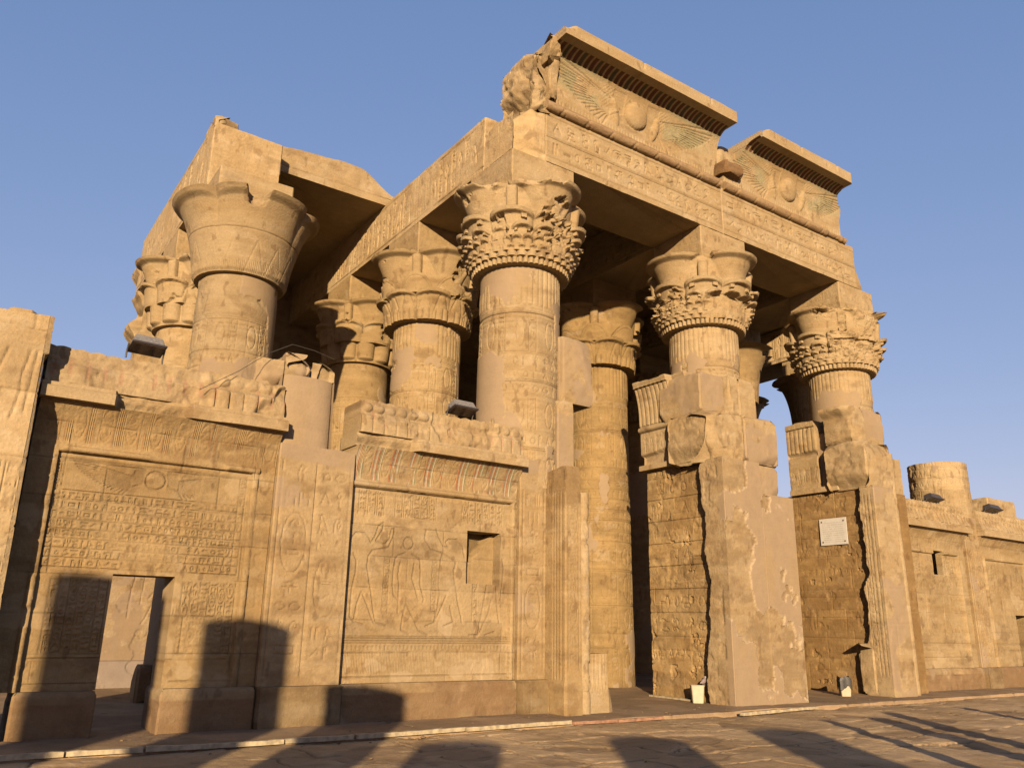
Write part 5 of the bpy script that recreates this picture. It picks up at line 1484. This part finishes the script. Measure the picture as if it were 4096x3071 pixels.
# plaque on the cheek of the right gateway
def plaque():
    t = thing('plaque', 'white marble plaque screwed to the shaded cheek of the right gateway', 'plaque', (20.9, 13.95, 4.3))
    b = box('plaque_slab', 20.855, 20.885, 13.52, 14.38, 3.93, 4.68, M_MARBLE, t, loc=(20.9, 13.95, 4.3), bev=.004)
    for (yy, zz) in ((13.60, 4.02), (14.30, 4.02), (13.60, 4.59), (14.30, 4.59)):
        tube('screw_head', [(20.846, yy, zz), (20.858, yy, zz)], .022, M_DARK, t, loc=(20.9, 13.95, 4.3))
plaque()

# pale edging boards along the platform
def board(x0, y0, x1, y1, z, w, h, label, seed, red=False):
    L = math.hypot(x1 - x0, y1 - y0); n = max(6, int(L / .12)); a = math.atan2(y1 - y0, x1 - x0)
    r = random.Random(seed); V = []
    for i in range(n + 1):
        s = i / n * L; j = [r.uniform(-.006, .006) for _ in range(3)]
        for (dy, dz) in ((-w / 2 + j[0], 0), (-w / 2 + j[0], h + j[1]), (w / 2, h + j[1]), (w / 2, 0)):
            V.append((x0 + math.cos(a) * s - math.sin(a) * dy, y0 + math.sin(a) * s + math.cos(a) * dy, z + dz + .008 * math.sin(s * 1.3 + seed)))
    F = [np.array([[i * 4 + k, i * 4 + (k + 1) % 4, i * 4 + 4 + (k + 1) % 4, i * 4 + 4 + k] for i in range(n) for k in range(4)]), [3, 2, 1, 0], [n * 4, n * 4 + 1, n * 4 + 2, n * 4 + 3]]
    o = new_mesh('edging_board', V, F, M_WOOD if not red else M_REDWOOD, None, None, 30)
    tag(o, label, 'edging board', 'pale edging boards along the platform edge'); return o
M_REDWOOD = mat_plain('red_brown_board', (.22, .12, .07), .8, 0, 12, .6, 1.2, .3)
def ey(x): return 11.86 - .004 * x
pc = [(-2.5, .9, 'pale edging board at the bottom left corner, cut by the picture edge'), (.9, 1.72, 'short pale edging board left of the small doorway'), (1.73, 2.62, 'pale edging board in front of the small doorway'),
      (2.63, 4.45, 'pale edging board right of the small doorway, before the left screen wall'), (4.46, 5.5, 'edging board in front of the plastered stump'),
      (5.52, 7.4, 'pale edging board before the figure-carved screen wall'), (7.42, 9.55, 'bright edging board ending at the left jamb of the left gateway')]
for k, (a, b, lb) in enumerate(pc): board(a, ey(a), b - .02, ey(b), -.035, .075, .06, lb, 50 + k)
board(9.6, ey(9.6), 10.6, ey(10.6), -.04, .07, .05, 'reddish edging strip at the foot of the left gateway jamb', 60, True)
board(10.62, ey(10.6), 11.75, ey(11.8) , -.045, .07, .05, 'reddish edging strip across the left gateway', 61, True)
board(13.75, 11.62, 14.95, 11.66, -.05, .10, .06, 'loose pale board on the paving before the central pier', 62)
board(14.97, 11.68, 16.35, 11.74, -.045, .08, .05, 'loose pale board lying just right of its fellow before the central pier', 63)
board(14.62, 13.75, 14.78, 15.25, .0, .09, .04, 'narrow board lying along the foot of the central pier inside the gateway', 64)

# ================================================================== THE COURT BEHIND THE CAMERA
def pebbles():
    r = random.Random(77); V = []; F = []
    for k in range(170):
        x = r.uniform(.5, 24); y = r.choice([r.uniform(11.95, 13.1), r.uniform(11.5, 11.85), r.uniform(8, 11.6)])
        z = .0 if y > 11.9 else -.075
        if y > 12.45 and 14.5 < x < 17.3: continue
        q = r.uniform(.006, .022) * (1.0 if r.random() < .9 else 1.6); b = len(V)
        for (i, j, kk) in ((-1, -1, 0), (1, -1, 0), (1, 1, 0), (-1, 1, 0), (-.5, -.6, .8), (.6, -.5, .7), (.5, .6, .9), (-.6, .5, .6)):
            V.append((x + (i + r.uniform(-.3, .3)) * q, y + (j + r.uniform(-.3, .3)) * q, z + kk * q))
        F += [[b, b + 1, b + 5, b + 4], [b + 1, b + 2, b + 6, b + 5], [b + 2, b + 3, b + 7, b + 6], [b + 3, b, b + 4, b + 7], [b + 4, b + 5, b + 6, b + 7]]
    o = new_mesh('stone_chips', V, [np.array(F)], STONE, np.tile([.15, .105, .06, 1.], (len(V), 1)), None, 20)
    tag(o, 'scattered small stone chips on the paving and along the wall foot', 'stone chips', kind='stuff')
pebbles()
def stump(x, y, r, h, label, seed):
    Fp, N, sid, su = circfoot(x, y, r, 60)
    o = loft('court_stump_or_shadow_post', Fp, N, axis([-.1, h], .15), lambda S, U, Z, P: rough(P, .02, seed), lambda P, U, Z: stonecol(P, seed), STONE, None, sid=sid, su=su, topf=lambda a, b: ragged(a, b, h, .05, seed), zl=h * .6)
    tag(o, label, 'column stump', 'column stumps of the forecourt behind the viewer')
ca, sa = math.cos(SUN_AZ), math.sin(SUN_AZ)
tE = math.tan(SUN_EL)
def cast(px, py, pz, dist, r, label, seed):
    """a stump or added post whose top throws its shadow tip to (px,py,pz)"""
    stump(px - sa * dist, py - ca * dist, r, pz + tE * (dist + r * .0), label, seed)
cast(1.98, 13.3, 2.13, 16.0, .54, 'tall forecourt column stump nearest the left corner', 201)
cast(4.20, 13.3, 1.50, 15.0, .60, 'forecourt column stump second from the left', 202)
cast(6.30, 13.2, .48, 15.5, .60, 'forecourt column stump third from the left', 203)
cast(6.55, 10.6, -.07, 15.0, .62, 'forecourt column stump fourth from the left', 204)
cast(9.45, 9.85, -.07, 15.5, .60, 'forecourt column stump fifth from the left', 205)
cast(12.3, 9.50, -.07, 16.0, .60, 'forecourt column stump sixth from the left', 206)
for k, (px, py, rr_) in enumerate(((14.8, 10.4, .13), (16.1, 10.15, .24), (17.3, 10.6, .20), (20.4, 10.7, .13))):  # added posts out of view, standing in for people's shadows on the ground
    cast(px, py, -.07, 9.0, rr_, 'added unseen post casting a ground shadow streak, number %s from the left' % ('one', 'two', 'three', 'four', 'five')[k], 210 + k)
print('verts', sum(len(m.vertices) for m in bpy.data.meshes))
